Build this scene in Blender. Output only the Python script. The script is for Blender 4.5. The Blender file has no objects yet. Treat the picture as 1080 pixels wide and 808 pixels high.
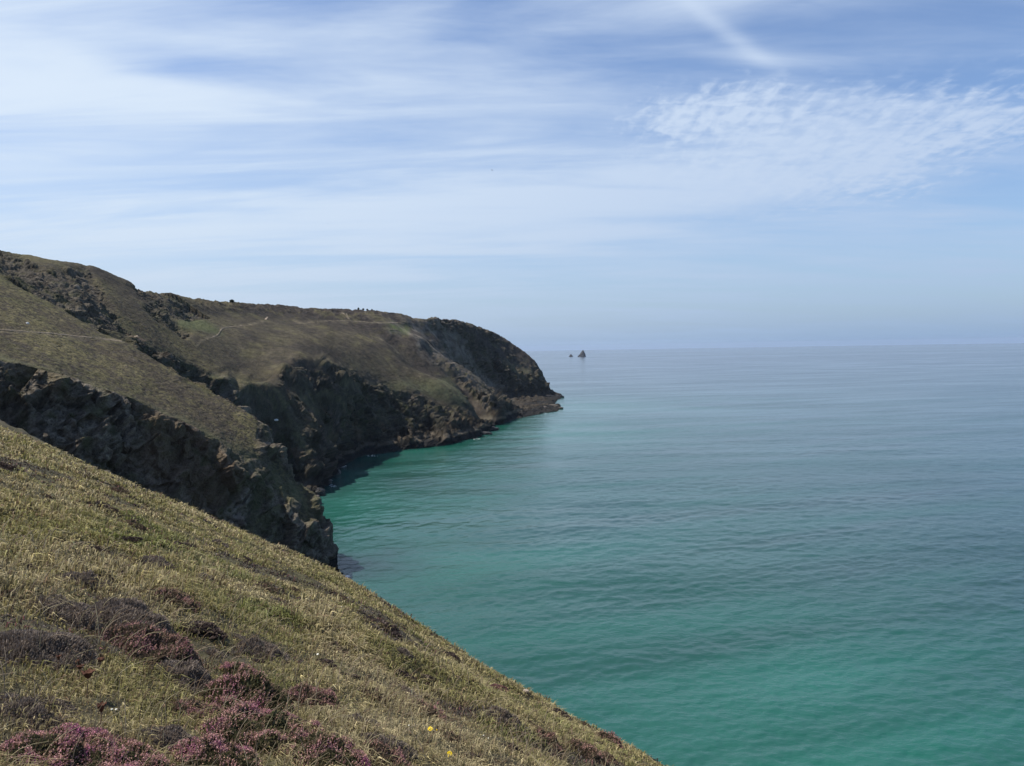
import bpy, math, random
import numpy as np
from mathutils import Vector, Matrix

rng = np.random.default_rng(7)
random.seed(7)
sc = bpy.context.scene
COL = sc.collection

# ------------------------------------------------------------------ camera frame
F = 816.0            # focal length in photo pixels (1080 wide)
H = 70.0             # eye height above the sea
RE = 7.4e6           # effective earth radius
pit = math.atan(37.0 / 816)
rol = math.radians(1.0)
fwd = np.array([0, math.cos(pit), -math.sin(pit)])
r0 = np.array([1.0, 0, 0])
u0 = np.cross(r0, fwd)
RT = math.cos(rol) * r0 - math.sin(rol) * u0
UP = math.sin(rol) * r0 + math.cos(rol) * u0
EYE = np.array([0, 0, H])


def ray(px, py):
    return fwd + (px - 540) / F * RT - (py - 404) / F * UP


def proj(x, y, z):
    dx = np.stack([x, y, z - H], -1)
    w = np.maximum(dx @ fwd, 1e-3)
    return 540 + F * (dx @ RT) / w, 404 - F * (dx @ UP) / w


def at(px, py, r):
    """point at horizontal distance r along the sight line of a photo pixel -> (azimuth, r, z)"""
    d = ray(px, py)
    h = math.hypot(d[0], d[1])
    return math.atan2(d[0], d[1]), r, H + d[2] / h * r


def atz(px, z, r):
    """azimuth of photo column px at height z, distance r"""
    py = 404.0
    for _ in range(6):
        d = ray(px, py)
        h = math.hypot(d[0], d[1])
        want = (z - H) / r
        py += (d[2] / h - want) * F
    return math.atan2(d[0], d[1]), r, z


def atw(px, py):
    d = ray(px, py)
    h = math.hypot(d[0], d[1])
    return math.atan2(d[0], d[1]), H / (-d[2] / h), 0.0


# ------------------------------------------------------------------ noise
_p = rng.permutation(256)
PERM = np.concatenate([_p, _p, _p]).astype(np.int32)
_g = rng.normal(size=(256, 3))
JIT = rng.random((256, 5))
GRAD = (_g / np.linalg.norm(_g, axis=1)[:, None]).astype(np.float32)


def perlin(x, y, z):
    x = np.asarray(x, np.float64); y = np.asarray(y, np.float64); z = np.asarray(z, np.float64)
    x, y, z = np.broadcast_arrays(x, y, z)
    xi = np.floor(x); yi = np.floor(y); zi = np.floor(z)
    xf = (x - xi).astype(np.float32); yf = (y - yi).astype(np.float32); zf = (z - zi).astype(np.float32)
    xi = xi.astype(np.int64) & 255; yi = yi.astype(np.int64) & 255; zi = zi.astype(np.int64) & 255
    u = xf * xf * xf * (xf * (xf * 6 - 15) + 10)
    v = yf * yf * yf * (yf * (yf * 6 - 15) + 10)
    w = zf * zf * zf * (zf * (zf * 6 - 15) + 10)
    out = 0
    for dx in (0, 1):
        wx = u if dx else 1 - u
        for dy in (0, 1):
            wy = v if dy else 1 - v
            for dz in (0, 1):
                wz = w if dz else 1 - w
                h = PERM[PERM[PERM[(xi + dx) & 255] + ((yi + dy) & 255)] + ((zi + dz) & 255)] & 255
                g = GRAD[h]
                out = out + wx * wy * wz * (g[..., 0] * (xf - dx) + g[..., 1] * (yf - dy) + g[..., 2] * (zf - dz))
    return out * 1.6


def fbm(x, y, z, s, octv=4, gain=0.5, lac=2.03, ridge=False, off=0.0):
    a = 1.0; t = 0; n = 0; f = 1.0 / s
    for i in range(octv):
        p = perlin(x * f + off + i * 17.3, y * f + i * 5.1 - off, z * f + i * 9.7)
        if ridge:
            p = 1 - 2 * np.abs(p) ** 0.8
        t = t + a * p; n += a; a *= gain; f *= lac
    return t / n


def blocks(x, y, z, s, seed=0, tilt=1.1):
    """fractured rock: planar facets, one per random cell; returns (relief, cell tone)"""
    x = x / s; y = y / s; z = z / s
    xi = np.floor(x).astype(np.int64); yi = np.floor(y).astype(np.int64); zi = np.floor(z).astype(np.int64)
    best = np.full(x.shape, 9e9); off_ = np.zeros(x.shape); ton = np.zeros(x.shape)
    for dx in (-1, 0, 1):
        for dy in (-1, 0, 1):
            for dz in (-1, 0, 1):
                cx, cy, cz = xi + dx, yi + dy, zi + dz
                h = PERM[PERM[PERM[(cx + seed) & 255] + (cy & 255)] + (cz & 255)] & 255
                px_ = cx + JIT[h, 0] - x; py_ = cy + JIT[h, 1] - y; pz_ = cz + JIT[h, 2] - z
                d = px_ * px_ + py_ * py_ + pz_ * pz_
                m_ = d < best
                best = np.where(m_, d, best)
                g3 = GRAD[(h * 7 + 31) & 255]
                off_ = np.where(m_, JIT[h, 3] - .5 + tilt * (g3[..., 0] * px_ + g3[..., 1] * py_ + g3[..., 2] * pz_), off_)
                ton = np.where(m_, JIT[h, 4], ton)
    return off_, ton


def sstep(a, b, x):
    t = np.clip((x - a) / (b - a), 0, 1)
    return t * t * (3 - 2 * t)


def gauss1(a, s, axis):
    n = int(3 * s) + 1
    k = np.exp(-0.5 * (np.arange(-n, n + 1) / s) ** 2); k /= k.sum()
    pad = [(0, 0)] * a.ndim; pad[axis] = (n, n)
    b = np.pad(a, pad, mode='edge')
    out = np.zeros_like(a)
    for i, kk in enumerate(k):
        sl = [slice(None)] * a.ndim; sl[axis] = slice(i, i + a.shape[axis])
        out += kk * b[tuple(sl)]
    return out


# ------------------------------------------------------------------ blender helpers
def tag(o, label=None, cat=None, group=None, kind=None):
    if label: o['label'] = label
    if cat: o['category'] = cat
    if group: o['group'] = group
    if kind: o['kind'] = kind
    return o


def mesh_obj(name, V, faces, mat, col=None, smooth=True, parent=None, attrs=None):
    """faces: dict {n: int array (m,n)} or array (m,n)"""
    if not isinstance(faces, dict):
        faces = {faces.shape[1]: faces}
    me = bpy.data.meshes.new(name)
    V = np.asarray(V, np.float32)
    me.vertices.add(len(V)); me.vertices.foreach_set('co', V.ravel())
    loops = np.concatenate([f.ravel() for f in faces.values()]).astype(np.int32)
    tot = np.concatenate([np.full(len(f), n, np.int32) for n, f in faces.items()])
    start = np.concatenate([[0], np.cumsum(tot)[:-1]]).astype(np.int32)
    me.loops.add(len(loops)); me.loops.foreach_set('vertex_index', loops)
    me.polygons.add(len(tot)); me.polygons.foreach_set('loop_start', start)
    me.polygons.foreach_set('use_smooth', np.full(len(tot), smooth, bool))
    me.update(calc_edges=True)
    if col is not None:
        a = me.color_attributes.new('col', 'FLOAT_COLOR', 'POINT')
        c = np.ones((len(V), 4), np.float32); c[:, :3] = col
        a.data.foreach_set('color', c.ravel())
    for k, v in (attrs or {}).items():
        a = me.attributes.new(k, 'FLOAT', 'POINT'); a.data.foreach_set('value', np.asarray(v, np.float32).ravel())
    me.materials.append(mat)
    o = bpy.data.objects.new(name, me); COL.objects.link(o)
    if parent: o.parent = parent
    return o


def grid_faces(nr, nc):
    i = np.arange(nr * nc).reshape(nr, nc)
    return np.stack([i[:-1, :-1], i[:-1, 1:], i[1:, 1:], i[1:, :-1]], -1).reshape(-1, 4)


def new_mat(name):
    m = bpy.data.materials.new(name); m.use_nodes = True
    nt = m.node_tree
    return m, nt, nt.nodes['Principled BSDF'], nt.nodes['Material Output']


def N(nt, typ, **kw):
    n = nt.nodes.new(typ)
    for k, v in kw.items():
        if k == 'inp':
            for a, b in v.items():
                if hasattr(b, 'links') or isinstance(b, bpy.types.NodeSocket):
                    nt.links.new(b, n.inputs[a])
                else:
                    n.inputs[a].default_value = b
        else:
            setattr(n, k, v)
    return n


def M(nt, op, a, b=None, c=None, clamp=False):
    n = nt.nodes.new('ShaderNodeMath'); n.operation = op; n.use_clamp = clamp
    for i, v in enumerate((a, b, c)):
        if v is None: continue
        if isinstance(v, bpy.types.NodeSocket): nt.links.new(v, n.inputs[i])
        else: n.inputs[i].default_value = v
    return n.outputs[0]


def MIX(nt, fac, a, b, mode='MIX'):
    n = nt.nodes.new('ShaderNodeMix'); n.data_type = 'RGBA'; n.blend_type = mode; n.clamp_factor = True
    for s, v in ((n.inputs[0], fac), (n.inputs[6], a), (n.inputs[7], b)):
        if isinstance(v, bpy.types.NodeSocket): nt.links.new(v, s)
        else: s.default_value = v if not isinstance(v, tuple) or len(v) == 4 else (*v, 1)
    return n.outputs[2]


def SS(nt, x, a, b):
    n = nt.nodes.new('ShaderNodeMapRange'); n.interpolation_type = 'SMOOTHSTEP'
    nt.links.new(x, n.inputs[0]); n.inputs[1].default_value = a; n.inputs[2].default_value = b
    return n.outputs[0]


def simple_mat(name, rgb, rough=0.8, var=0.3, scale=8.0, bump=0.3, transl=0.0):
    m, nt, bs, out = new_mat(name)
    tc = N(nt, 'ShaderNodeTexCoord')
    nz = N(nt, 'ShaderNodeTexNoise', inp={'Vector': tc.outputs['Object'], 'Scale': scale, 'Detail': 5.0, 'Roughness': .65})
    f = M(nt, 'MULTIPLY_ADD', nz.outputs[0], 2 * var, 1 - var)
    c = MIX(nt, 1.0, rgb, f, 'MULTIPLY')
    nt.links.new(c, bs.inputs['Base Color']); bs.inputs['Roughness'].default_value = rough
    bs.inputs['Specular IOR Level'].default_value = 0.25
    bp = N(nt, 'ShaderNodeBump', inp={'Height': nz.outputs[0], 'Strength': bump, 'Distance': .05})
    nt.links.new(bp.outputs[0], bs.inputs['Normal'])
    return m


def attr_mat(name, scales=((3.0, .35), (.7, .25)), bump=(.4, .6), rough=.9, coord='Object', spec=.15):
    """terrain/plant material: base colour from the mesh's own colour attribute with procedural variation and relief"""
    m, nt, bs, out = new_mat(name)
    at_ = N(nt, 'ShaderNodeAttribute', attribute_name='col')
    tc = N(nt, 'ShaderNodeTexCoord')
    c = at_.outputs['Color']; hts = []
    for s, v in scales:
        nz = N(nt, 'ShaderNodeTexNoise', inp={'Vector': tc.outputs[coord], 'Scale': 1 / s, 'Detail': 4.0, 'Roughness': .6})
        f = M(nt, 'MULTIPLY_ADD', nz.outputs[0], 2 * v * 1.6, 1 - v * 1.6)
        c = MIX(nt, 1.0, c, f, 'MULTIPLY'); hts.append(nz.outputs[0])
    nt.links.new(c, bs.inputs['Base Color']); bs.inputs['Roughness'].default_value = rough
    bs.inputs['Specular IOR Level'].default_value = spec
    if bump:
        bp = N(nt, 'ShaderNodeBump', inp={'Height': hts[-1], 'Strength': bump[0], 'Distance': bump[1]})
        nt.links.new(bp.outputs[0], bs.inputs['Normal'])
    return m


def leaf_mat(name, transl=.35, rough=.6):
    m, nt, bs, out = new_mat(name)
    at_ = N(nt, 'ShaderNodeAttribute', attribute_name='col')
    tc = N(nt, 'ShaderNodeTexCoord')
    nz = N(nt, 'ShaderNodeTexNoise', inp={'Vector': tc.outputs['Object'], 'Scale': 30.0, 'Detail': 2.0})
    f = M(nt, 'MULTIPLY_ADD', nz.outputs[0], .8, .6)
    c = MIX(nt, 1.0, at_.outputs['Color'], f, 'MULTIPLY')
    nt.links.new(c, bs.inputs['Base Color']); bs.inputs['Roughness'].default_value = rough
    bs.inputs['Specular IOR Level'].default_value = .2
    tr = N(nt, 'ShaderNodeBsdfTranslucent'); nt.links.new(c, tr.inputs[0])
    mx = N(nt, 'ShaderNodeMixShader'); mx.inputs[0].default_value = transl
    nt.links.new(bs.outputs[0], mx.inputs[1]); nt.links.new(tr.outputs[0], mx.inputs[2])
    nt.links.new(mx.outputs[0], out.inputs[0])
    return m


# ------------------------------------------------------------------ foreground slope function
EDGE = np.array([(-200, 372), (0, 452), (125, 507), (250, 560), (300, 583), (360, 608), (410, 640), (450, 668),
                 (500, 700), (560, 735), (600, 757), (650, 787), (690, 806), (800, 868), (1080, 1020)], float)
_t, _v = [], []
for ex, ey in EDGE:
    d = ray(ex, ey); _t.append(d[0] / d[1]); _v.append(-d[2] / d[1])
_t = np.array(_t); _v = np.array(_v)
KS = 1.5


def fg_z(x, y, noise=True):
    x = np.asarray(x, float); y = np.asarray(y, float)
    yy = np.maximum(y, 0.05)
    ysafe = np.maximum(y, 1.0)
    t = np.clip(x / ysafe, -1.6, 1.2)
    vs = np.interp(t, TT, VV)
    c = np.interp(t, [-1, -.66, -.2, .2, .6], [.0004, .0004, .0008, .0017, .0017])
    G = vs.copy()
    for _ in range(6):
        G = vs - 2 * np.sqrt(np.maximum(1.6 - G * KS, .3) * c)
    z = H - 1.6 - G * (y - KS * np.tanh(yy / (2 * KS))) - c * yy * yy
    z = z - .42 * np.where(y < 1.0, (x - t * ysafe), 0)
    if noise:
        r = np.hypot(x, y)
        a = sstep(1.0, 8, r)
        z = z + a * (.17 * perlin(x / 2.6, y / 2.6, 1.5) + .11 * perlin(x / .9, y / .9, 4.5) + .055 * perlin(x / .35, y / .35, 7.5))
        z = z + sstep(15, 60, r) * (.25 * perlin(x / 7, y / 7, 11.5))
    return z


TT = np.linspace(_t[0] - .9, _t[-1] + .3, 600)
VV = np.interp(TT, _t, _v)
lo = TT < _t[0]; VV[lo] = _v[0] + (TT[lo] - _t[0]) * .40
VV = gauss1(VV, 8, 0)


def fg_hit(px, py):
    d = ray(px, py)
    ys = np.geomspace(1.0, 120, 1500)
    x = d[0] / d[1] * ys; z = H + d[2] / d[1] * ys
    below = z < fg_z(x, ys)
    if not below.any(): return None
    i = np.argmax(below)
    return x[i], ys[i], float(fg_z(x[i], ys[i]))


# ------------------------------------------------------------------ headland: knots along sight lines
def P(*pts): return [at(*p) for p in pts]
def Z(*pts): return [atz(*p) for p in pts]
def W(*pts): return [atw(*p) for p in pts]


NEG = -5
L = []
k1 = Z((-260, 0, 165), (0, 0, 185), (200, 0, 215), (300, 0, 236), (357, 0, 246), (359, NEG, 246), (660, NEG, 246))
L.append([(a, r - 4, min(z - 6, -6)) for a, r, z in k1])
L.append(k1)
L.append(P((-260, 300, 220), (0, 378, 230), (60, 392, 230), (110, 410, 232), (150, 425, 235), (200, 447, 237), (232, 465, 239),
           (262, 490, 241), (300, 535, 243), (325, 560, 244), (340, 580, 244), (350, 592, 245), (357, 605, 246.3)) + Z((359, NEG, 247), (660, NEG, 247)))
L.append(P((-260, 205, 325), (0, 292, 330), (50, 320, 320), (100, 349, 308), (135, 362, 300), (200, 402, 285), (240, 422, 279), (270, 440, 272), (285, 468, 267),
           (298, 490, 262), (312, 510, 260), (325, 520, 258), (336, 548, 254), (350, 580, 250), (357, 604, 247.5)) + Z((359, NEG, 248), (660, NEG, 248)))
L.append(P((-260, 204, 331), (0, 291, 336), (50, 318.5, 327), (100, 348, 318)) + Z((135, 66, 318), (170, 48, 318), (200, 28, 315), (235, 10, 310),
         (270, -3, 300), (300, NEG, 290), (325, NEG, 280), (357, NEG, 262), (660, NEG, 262)))
k5 = P((-260, 202, 338), (0, 290, 342), (50, 315, 335), (100, 346, 330), (135, 358, 340)) + Z((170, 45, 340), (200, 24, 348), (235, 8, 355), (270, 0, 362), (300, 0, 370)) \
    + W((326, 528), (337, 520), (345, 508), (352, 500), (362, 491), (372, 484), (400, 478), (430, 474), (470, 469), (500, 462), (515, 455), (521, 452.5)) + Z((524, NEG, 676), (660, NEG, 680))
k4b = []
for a, r, z in k5:
    k4b.append((a, r - 6, z - 5.0 if z < 15 else z - 3))
L.append(k4b); L.append(k5)
L.append([(a, r + 3.0, z + (4.0 if -1 < z < 20 else (2 if z > 0 else 0))) for a, r, z in k5])
L.append([(a, r + (14.0 if z < 20 else 6), z + (5.5 if -1 < z < 20 else (4 if z > 0 else 0))) for a, r, z in k5])
L.append(P((-260, 195, 400), (0, 274, 385), (50, 288, 378), (80, 292, 372), (110, 322, 362), (135, 345, 360), (165, 371, 358), (200, 383, 378), (230, 397, 386), (258, 411, 396),
           (280, 405, 418), (300, 390, 440), (314, 378, 462), (345, 390, 498), (380, 400, 552), (410, 408, 588), (430, 413, 606), (460, 424, 628), (485, 431, 646),
           (497, 438, 655), (507, 446, 668), (516, 451, 677), (521, 452.3, 683)) + Z((524, NEG, 685), (660, NEG, 690)))
L.append(P((-260, 190, 412), (0, 268, 400), (60, 280, 405), (100, 300, 400), (135, 320, 400), (165, 338, 402), (200, 350, 430), (235, 355, 475), (300, 352, 560), (350, 353, 615), (400, 362, 660),
           (415, 373, 656), (430, 384, 654), (460, 396, 656), (480, 409, 664), (490, 419, 668), (497, 431, 672), (507, 443, 677), (516, 450, 682), (521, 452, 686)) + Z((524, NEG, 690), (660, NEG, 700)))
L.append(P((-260, 189, 416), (0, 266, 410), (100, 288, 420), (200, 336, 480), (300, 342, 620), (380, 347, 700), (400, 361, 690)) + Z((430, 51, 666), (460, 41, 676), (480, 27, 684), (490, 13, 688), (497, 2, 692), (508, -4, 690), (521, NEG, 690), (660, NEG, 705)))
L.append(P((-260, 188.5, 418), (0, 265, 413), (100, 286, 425), (200, 330, 505), (300, 337, 645), (380, 343, 712), (400, 352, 712)) + Z((430, 54, 690), (460, 44, 706), (480, 29, 716), (490, 12, 714), (497, 1, 708), (503, 0, 706))
         + W((510, 450.5), (523, 448.5), (540, 443), (560, 436.5), (575, 433), (590, 430.8)) + Z((594, NEG, 905), (660, NEG, 905)))
kE1 = P((-260, 188, 420), (0, 264, 416), (100, 283, 430), (200, 322, 520), (300, 329, 668), (400, 333, 745), (430, 354, 738), (460, 374, 762), (480, 387, 768), (500, 401, 748), (520, 416, 729),
        (540, 433, 770), (552, 435, 810), (562, 430, 865), (575, 428, 895), (586, 428.5, 920)) + Z((591, 1, 925), (594, NEG, 925), (660, NEG, 925))
# shelf line just above the water under the near face of the far headland
L.append(P((-260, 188.2, 419), (0, 264.5, 414), (100, 284.5, 427), (200, 326, 512), (300, 332, 660), (380, 339, 722), (400, 346, 724)) + Z((430, 57, 698), (460, 47, 714), (480, 34, 726), (490, 19, 722), (500, 7, 714), (510, 6, 704), (523, 6, 704))
         + P((540, 439, 757), (560, 433.5, 830), (575, 430.5, 875), (589, 429.5, 905)) + Z((594, NEG, 910), (660, NEG, 910)))
L.append(kE1)
L.append(P((-260, 187.7, 421), (0, 263.5, 418), (100, 281.5, 434), (200, 318, 530), (300, 326.5, 678), (400, 331, 765), (430, 346, 800), (460, 368, 835)) + Z((480, 46, 850), (500, 26, 860), (520, 12, 872), (540, 4, 885), (560, 2.5, 920), (583, 1.5, 945), (590, NEG, 950), (660, NEG, 950)))
L.append(P((-260, 187.5, 422), (0, 263, 419), (100, 281, 436), (200, 316.5, 535), (300, 325, 684), (400, 330, 775), (430, 342, 815), (460, 362, 868)) + Z((480, 50, 905), (500, 24, 955), (520, 12, 992))
         + P((540, 421, 1010), (560, 419.5, 1045)) + W((583, 419.5), (591, 419.2)) + Z((594.5, NEG, 1085), (660, NEG, 1085)))
L.append(P((-260, 187.3, 423), (0, 262.5, 419.5), (100, 280.5, 438), (200, 315, 538), (300, 323.5, 688), (400, 328.8, 785), (430, 337, 828), (460, 350, 890), (480, 364, 935), (500, 377, 985), (520, 383, 1022),
           (540, 388, 1040), (560, 393, 1062), (569, 399, 1078), (575, 409, 1086), (581, 415.5, 1091), (588, 417.7, 1096)) + Z((592, 1, 1098), (594.5, NEG, 1098), (660, NEG, 1098)))
sky = P((-260, 187, 424), (0, 261.5, 420), (24, 266, 423), (55, 271, 428), (78, 273.5, 432), (104, 279, 440), (118, 285, 445), (137, 290, 455), (159, 294, 470), (178, 303, 500), (200, 314, 540),
        (220, 320, 590), (240, 322.5, 630), (258, 324, 655), (275, 322, 672), (295, 322, 690), (310, 325, 700), (340, 326, 725), (366, 327, 750), (400, 328, 790), (424, 330, 832), (432, 334, 845), (450, 336, 880),
        (457, 334, 900), (472, 337, 940), (480, 338, 960), (500, 342.5, 1020), (520, 349, 1060), (530, 354, 1072), (540, 362, 1082), (552, 372, 1092), (562, 381, 1098), (570, 393, 1101), (576, 407, 1103), (582, 414.5, 1105),
        (588, 417.3, 1107)) + Z((592, 1, 1108), (594.5, NEG, 1108), (660, NEG, 1108))
L.append(sky)
L.append([(a, r + 25, z - 2 if z > 0 else z) for a, r, z in sky])
L.append([(a, r + 260, z - 22 if z > 0 else z) for a, r, z in sky])

NA = 1000
AZ0, AZ1 = atz(-230, 60, 400)[0], atz(606, 0, 900)[0]
azs = np.linspace(AZ0, AZ1, NA)
KR, KZ = [], []
for ln in L:
    ln = sorted(ln)
    a = np.array([q[0] for q in ln])
    KR.append(np.interp(azs, a, [q[1] for q in ln])); KZ.append(np.interp(azs, a, [q[2] for q in ln]))
KR = np.array(KR); KZ = np.array(KZ)
for i in range(1, len(KR)):
    KR[i] = np.maximum(KR[i], KR[i - 1] + .4)
NR = 3600
rs = np.geomspace(155, 1500, NR)
HF = np.empty((NR, NA))
for j in range(NA):
    HF[:, j] = np.interp(rs, KR[:, j], KZ[:, j])
HF = gauss1(HF, 2.2, 0); HF = gauss1(HF, 2.2, 1)
HS = gauss1(gauss1(HF, 14, 0), 9, 1)
_st = np.abs(np.gradient(HF, axis=0) / np.gradient(rs)[:, None])
_w = gauss1(gauss1(1 - sstep(.55, 1.1, _st), 8, 0), 5, 1) * sstep(14, 30, HF) * (rs[:, None] > 335) * (1 - sstep(0, 1, np.abs(HF - HS) / 9))
HF = HF + (HS - HF) * _w


def land_mesh():
    # resample each sight line evenly by length as seen
    dz = np.diff(HF, axis=0); dr = np.diff(rs)[:, None]
    ds = np.sqrt((dr * .8) ** 2 + (dz * 1.5) ** 2) / rs[:-1, None]
    ds *= np.where(HF[:-1] < -3.5, .12, 1.0)
    ds *= np.where(rs[:-1, None] > np.maximum(KR[-3], 1) [None, :] + 10, .15, 1.0)
    cum = np.concatenate([np.zeros((1, NA)), np.cumsum(ds, 0)], 0); cum /= cum[-1:]
    cum = gauss1(cum, 3.0, 1)
    NROW = 1350
    tt = np.linspace(0, 1, NROW)
    R = np.empty((NROW, NA)); Zz = np.empty((NROW, NA))
    for j in range(NA):
        R[:, j] = np.interp(tt, cum[:, j], rs); Zz[:, j] = np.interp(R[:, j], rs, HF[:, j])
    X = R * np.sin(azs)[None]; Y = R * np.cos(azs)[None]
    return X, Y, Zz, R


def polymask(px, py, poly, soft=4.0):
    """soft inside-mask of a polygon"""
    poly = np.array(poly, float); n = len(poly)
    inside = np.zeros(px.shape, bool); dmin = np.full(px.shape, 1e9)
    for i in range(n):
        x1, y1 = poly[i]; x2, y2 = poly[(i + 1) % n]
        cond = ((y1 > py) != (y2 > py)) & (px < (x2 - x1) * (py - y1) / (y2 - y1 + 1e-12) + x1)
        inside ^= cond
        t = np.clip(((px - x1) * (x2 - x1) + (py - y1) * (y2 - y1)) / ((x2 - x1) ** 2 + (y2 - y1) ** 2), 0, 1)
        dmin = np.minimum(dmin, np.hypot(px - x1 - t * (x2 - x1), py - y1 - t * (y2 - y1)))
    return sstep(-soft, soft, np.where(inside, dmin, -dmin))


def linedist(px, py, line):
    dmin = np.full(px.shape, 1e9)
    for (x1, y1), (x2, y2) in zip(line[:-1], line[1:]):
        t = np.clip(((px - x1) * (x2 - x1) + (py - y1) * (y2 - y1)) / ((x2 - x1) ** 2 + (y2 - y1) ** 2), 0, 1)
        dmin = np.minimum(dmin, np.hypot(px - x1 - t * (x2 - x1), py - y1 - t * (y2 - y1)))
    return dmin


def normals(X, Y, Zz):
    Pm = np.stack([X, Y, Zz], -1)
    a = np.gradient(Pm, axis=0); b = np.gradient(Pm, axis=1)
    n = np.cross(b, a); n /= np.linalg.norm(n, axis=-1, keepdims=True) + 1e-9
    n *= np.sign(n[..., 2:3] + 1e-9)
    return n


LX, LY, LZ, LR = land_mesh()
px0, py0 = proj(LX, LY, LZ)
# ribs (grassy buttress crests running down the cliffs) raised out of the slope
RIBS = [([(300, 396), (318, 412), (332, 430)], 5, 5.0, 380, 620), ([(350, 396), (372, 412), (392, 432), (412, 448)], 7, 4.5, 380, 660), ([(262, 404), (290, 432), (312, 470), (322, 490)], 8, 4, 360, 480),
        ([(425, 345), (452, 375), (478, 400), (500, 425)], 7, 5, 690, 830), ([(500, 352), (530, 378), (552, 400)], 6, 5, 950, 1100),
        ([(285, 384), (312, 400), (345, 420), (365, 442), (390, 462)], 7, 5.0, 380, 660),
        ([(225, 396), (258, 413), (282, 434), (292, 455)], 6, 3.5, 360, 480),
        ([(300, 405), (322, 430), (345, 455), (352, 470)], 8, 4, 380, 520),
        ([(450, 350), (480, 370), (510, 395), (530, 410), (548, 430)], 7, 5, 720, 900),
        ([(200, 458), (222, 472), (225, 495)], 8, 2, 200, 262),
        ([(322, 524), (300, 536), (280, 550), (262, 562)], 5, 2.2, 200, 262)]
ribm = np.zeros(px0.shape)
for line, wpx, hh, ra, rb in RIBS:
    dd = linedist(px0, py0, line)
    ribm = np.maximum(ribm, np.exp(-(dd / (wpx * .45)) ** 2) * ((LR > ra) & (LR < rb)))
    d0 = np.minimum(np.hypot(px0 - line[0][0], py0 - line[0][1]), np.hypot(px0 - line[-1][0], py0 - line[-1][1]))
    LZ = LZ + hh * sstep(0, 22, d0) * np.exp(-(dd / wpx) ** 2) * ((LR > ra) & (LR < rb)) * sstep(0, 8, LZ)

GULLIES = [([(308, 378), (328, 400), (342, 430)], 5, 6, 380, 640), ([(340, 384), (360, 408), (376, 440)], 4.5, 6, 380, 640), ([(372, 390), (390, 420), (400, 446)], 4.5, 6, 380, 640),
           ([(402, 402), (416, 430), (425, 456)], 4.5, 5, 500, 660), ([(436, 410), (448, 430), (455, 456)], 4, 4, 500, 680), ([(238, 396), (260, 426), (275, 452)], 5, 5, 340, 440),
           ([(442, 362), (466, 388), (486, 410)], 4, 5, 690, 800), ([(470, 352), (500, 378), (515, 402)], 4, 6, 740, 960), ([(505, 362), (522, 388), (530, 412)], 4, 6, 900, 1080), ([(535, 372), (548, 392), (555, 414)], 4, 5, 980, 1090),
           ([(150, 318), (172, 336), (196, 352)], 4, 3, 340, 480), ([(262, 484), (285, 510), (300, 534)], 5, 2.5, 200, 262), ([(90, 408), (108, 440), (130, 470)], 6, 3, 200, 262), ([(170, 440), (185, 470), (200, 505)], 6, 3, 200, 262)]
gulf = np.zeros(px0.shape)
for line, wpx, hh, ra, rb in GULLIES:
    dd = linedist(px0, py0, line) + 1.5 * fbm(LX, LY, LZ, 8, 2, off=93)
    d0 = np.hypot(px0 - line[0][0], py0 - line[0][1])
    e = np.exp(-(dd / wpx) ** 2) * ((LR > ra) & (LR < rb)) * sstep(0, 16, d0)
    LZ = LZ - hh * e * sstep(4, 12, LZ); gulf = np.maximum(gulf, e)
nrm = normals(LX, LY, LZ)
slope = np.degrees(np.arccos(np.clip(nrm[..., 2], 0, 1)))
px0, py0 = proj(LX, LY, LZ)
# rock regions traced from how the place looks
SCREE_C = [(0, 262), (22, 270), (48, 285), (90, 281), (96, 290), (104, 303), (118, 322), (132, 340), (140, 352), (128, 350), (100, 345), (70, 328), (40, 310), (18, 298), (0, 282)]
CRAG_C2 = [(135, 300), (160, 296), (180, 304), (205, 318), (222, 334), (200, 337), (172, 333), (155, 318)]
LANE = [(140, 312), (160, 320), (190, 345), (210, 360), (190, 362), (160, 345)]
SCREE_E = [(405, 345), (432, 335), (460, 337), (490, 360), (512, 392), (540, 425), (520, 420), (495, 405), (470, 392), (445, 378), (420, 362)]
n_big = fbm(LX, LY, LZ, 30, 3, off=3)
n_mid = fbm(LX, LY, LZ, 9, 3, off=7)
thr = np.where(LR > 330, 52, 47)
rock = sstep(thr, thr + 12, slope + 12 * n_mid + 6 * n_big)
rock = rock * (1 - .75 * ribm * sstep(10, 25, LZ))
spur = polymask(px0, py0, [(228, 462), (262, 482), (300, 503), (326, 520), (318, 535), (290, 548), (268, 562), (258, 545), (262, 515), (245, 490)], 8) * (LR < 262)
rock = rock * (1 - spur * np.clip(.5 + 1.6 * n_mid, 0, 1))
inC = ((LR > 325) & (LR < 520))
mC = polymask(px0, py0, SCREE_C, 5) * inC
mC2 = polymask(px0, py0, CRAG_C2, 4) * inC
mLane = polymask(px0, py0, LANE, 4) * inC
mE = polymask(px0, py0, SCREE_E, 6) * (LR > 690)
rock = np.maximum(rock, np.clip(mC * 1.3 - .2 + .5 * n_mid, 0, 1))
rock = np.maximum(rock, np.clip(mC2 * 1.3 - .2 + .5 * n_mid, 0, 1))
rock = np.maximum(rock, np.clip(mE * .45 - .25 + 1.1 * n_mid, 0, 1))
CLIFF_D = [(298, 432), (318, 424), (338, 436), (356, 425), (372, 432), (385, 418), (410, 413), (430, 416), (460, 427), (485, 434), (498, 441), (522, 451), (522, 462), (470, 474), (400, 482), (360, 500), (345, 520), (318, 505), (300, 470), (285, 430)]
mD = polymask(px0, py0, CLIFF_D, 4) * (LR > 370) * (LR < 700)
CLIFF_E = [(452, 384), (480, 403), (500, 420), (523, 443), (523, 450), (560, 440), (592, 433), (592, 426), (560, 429), (542, 431), (522, 414), (500, 400), (478, 384)]
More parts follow.
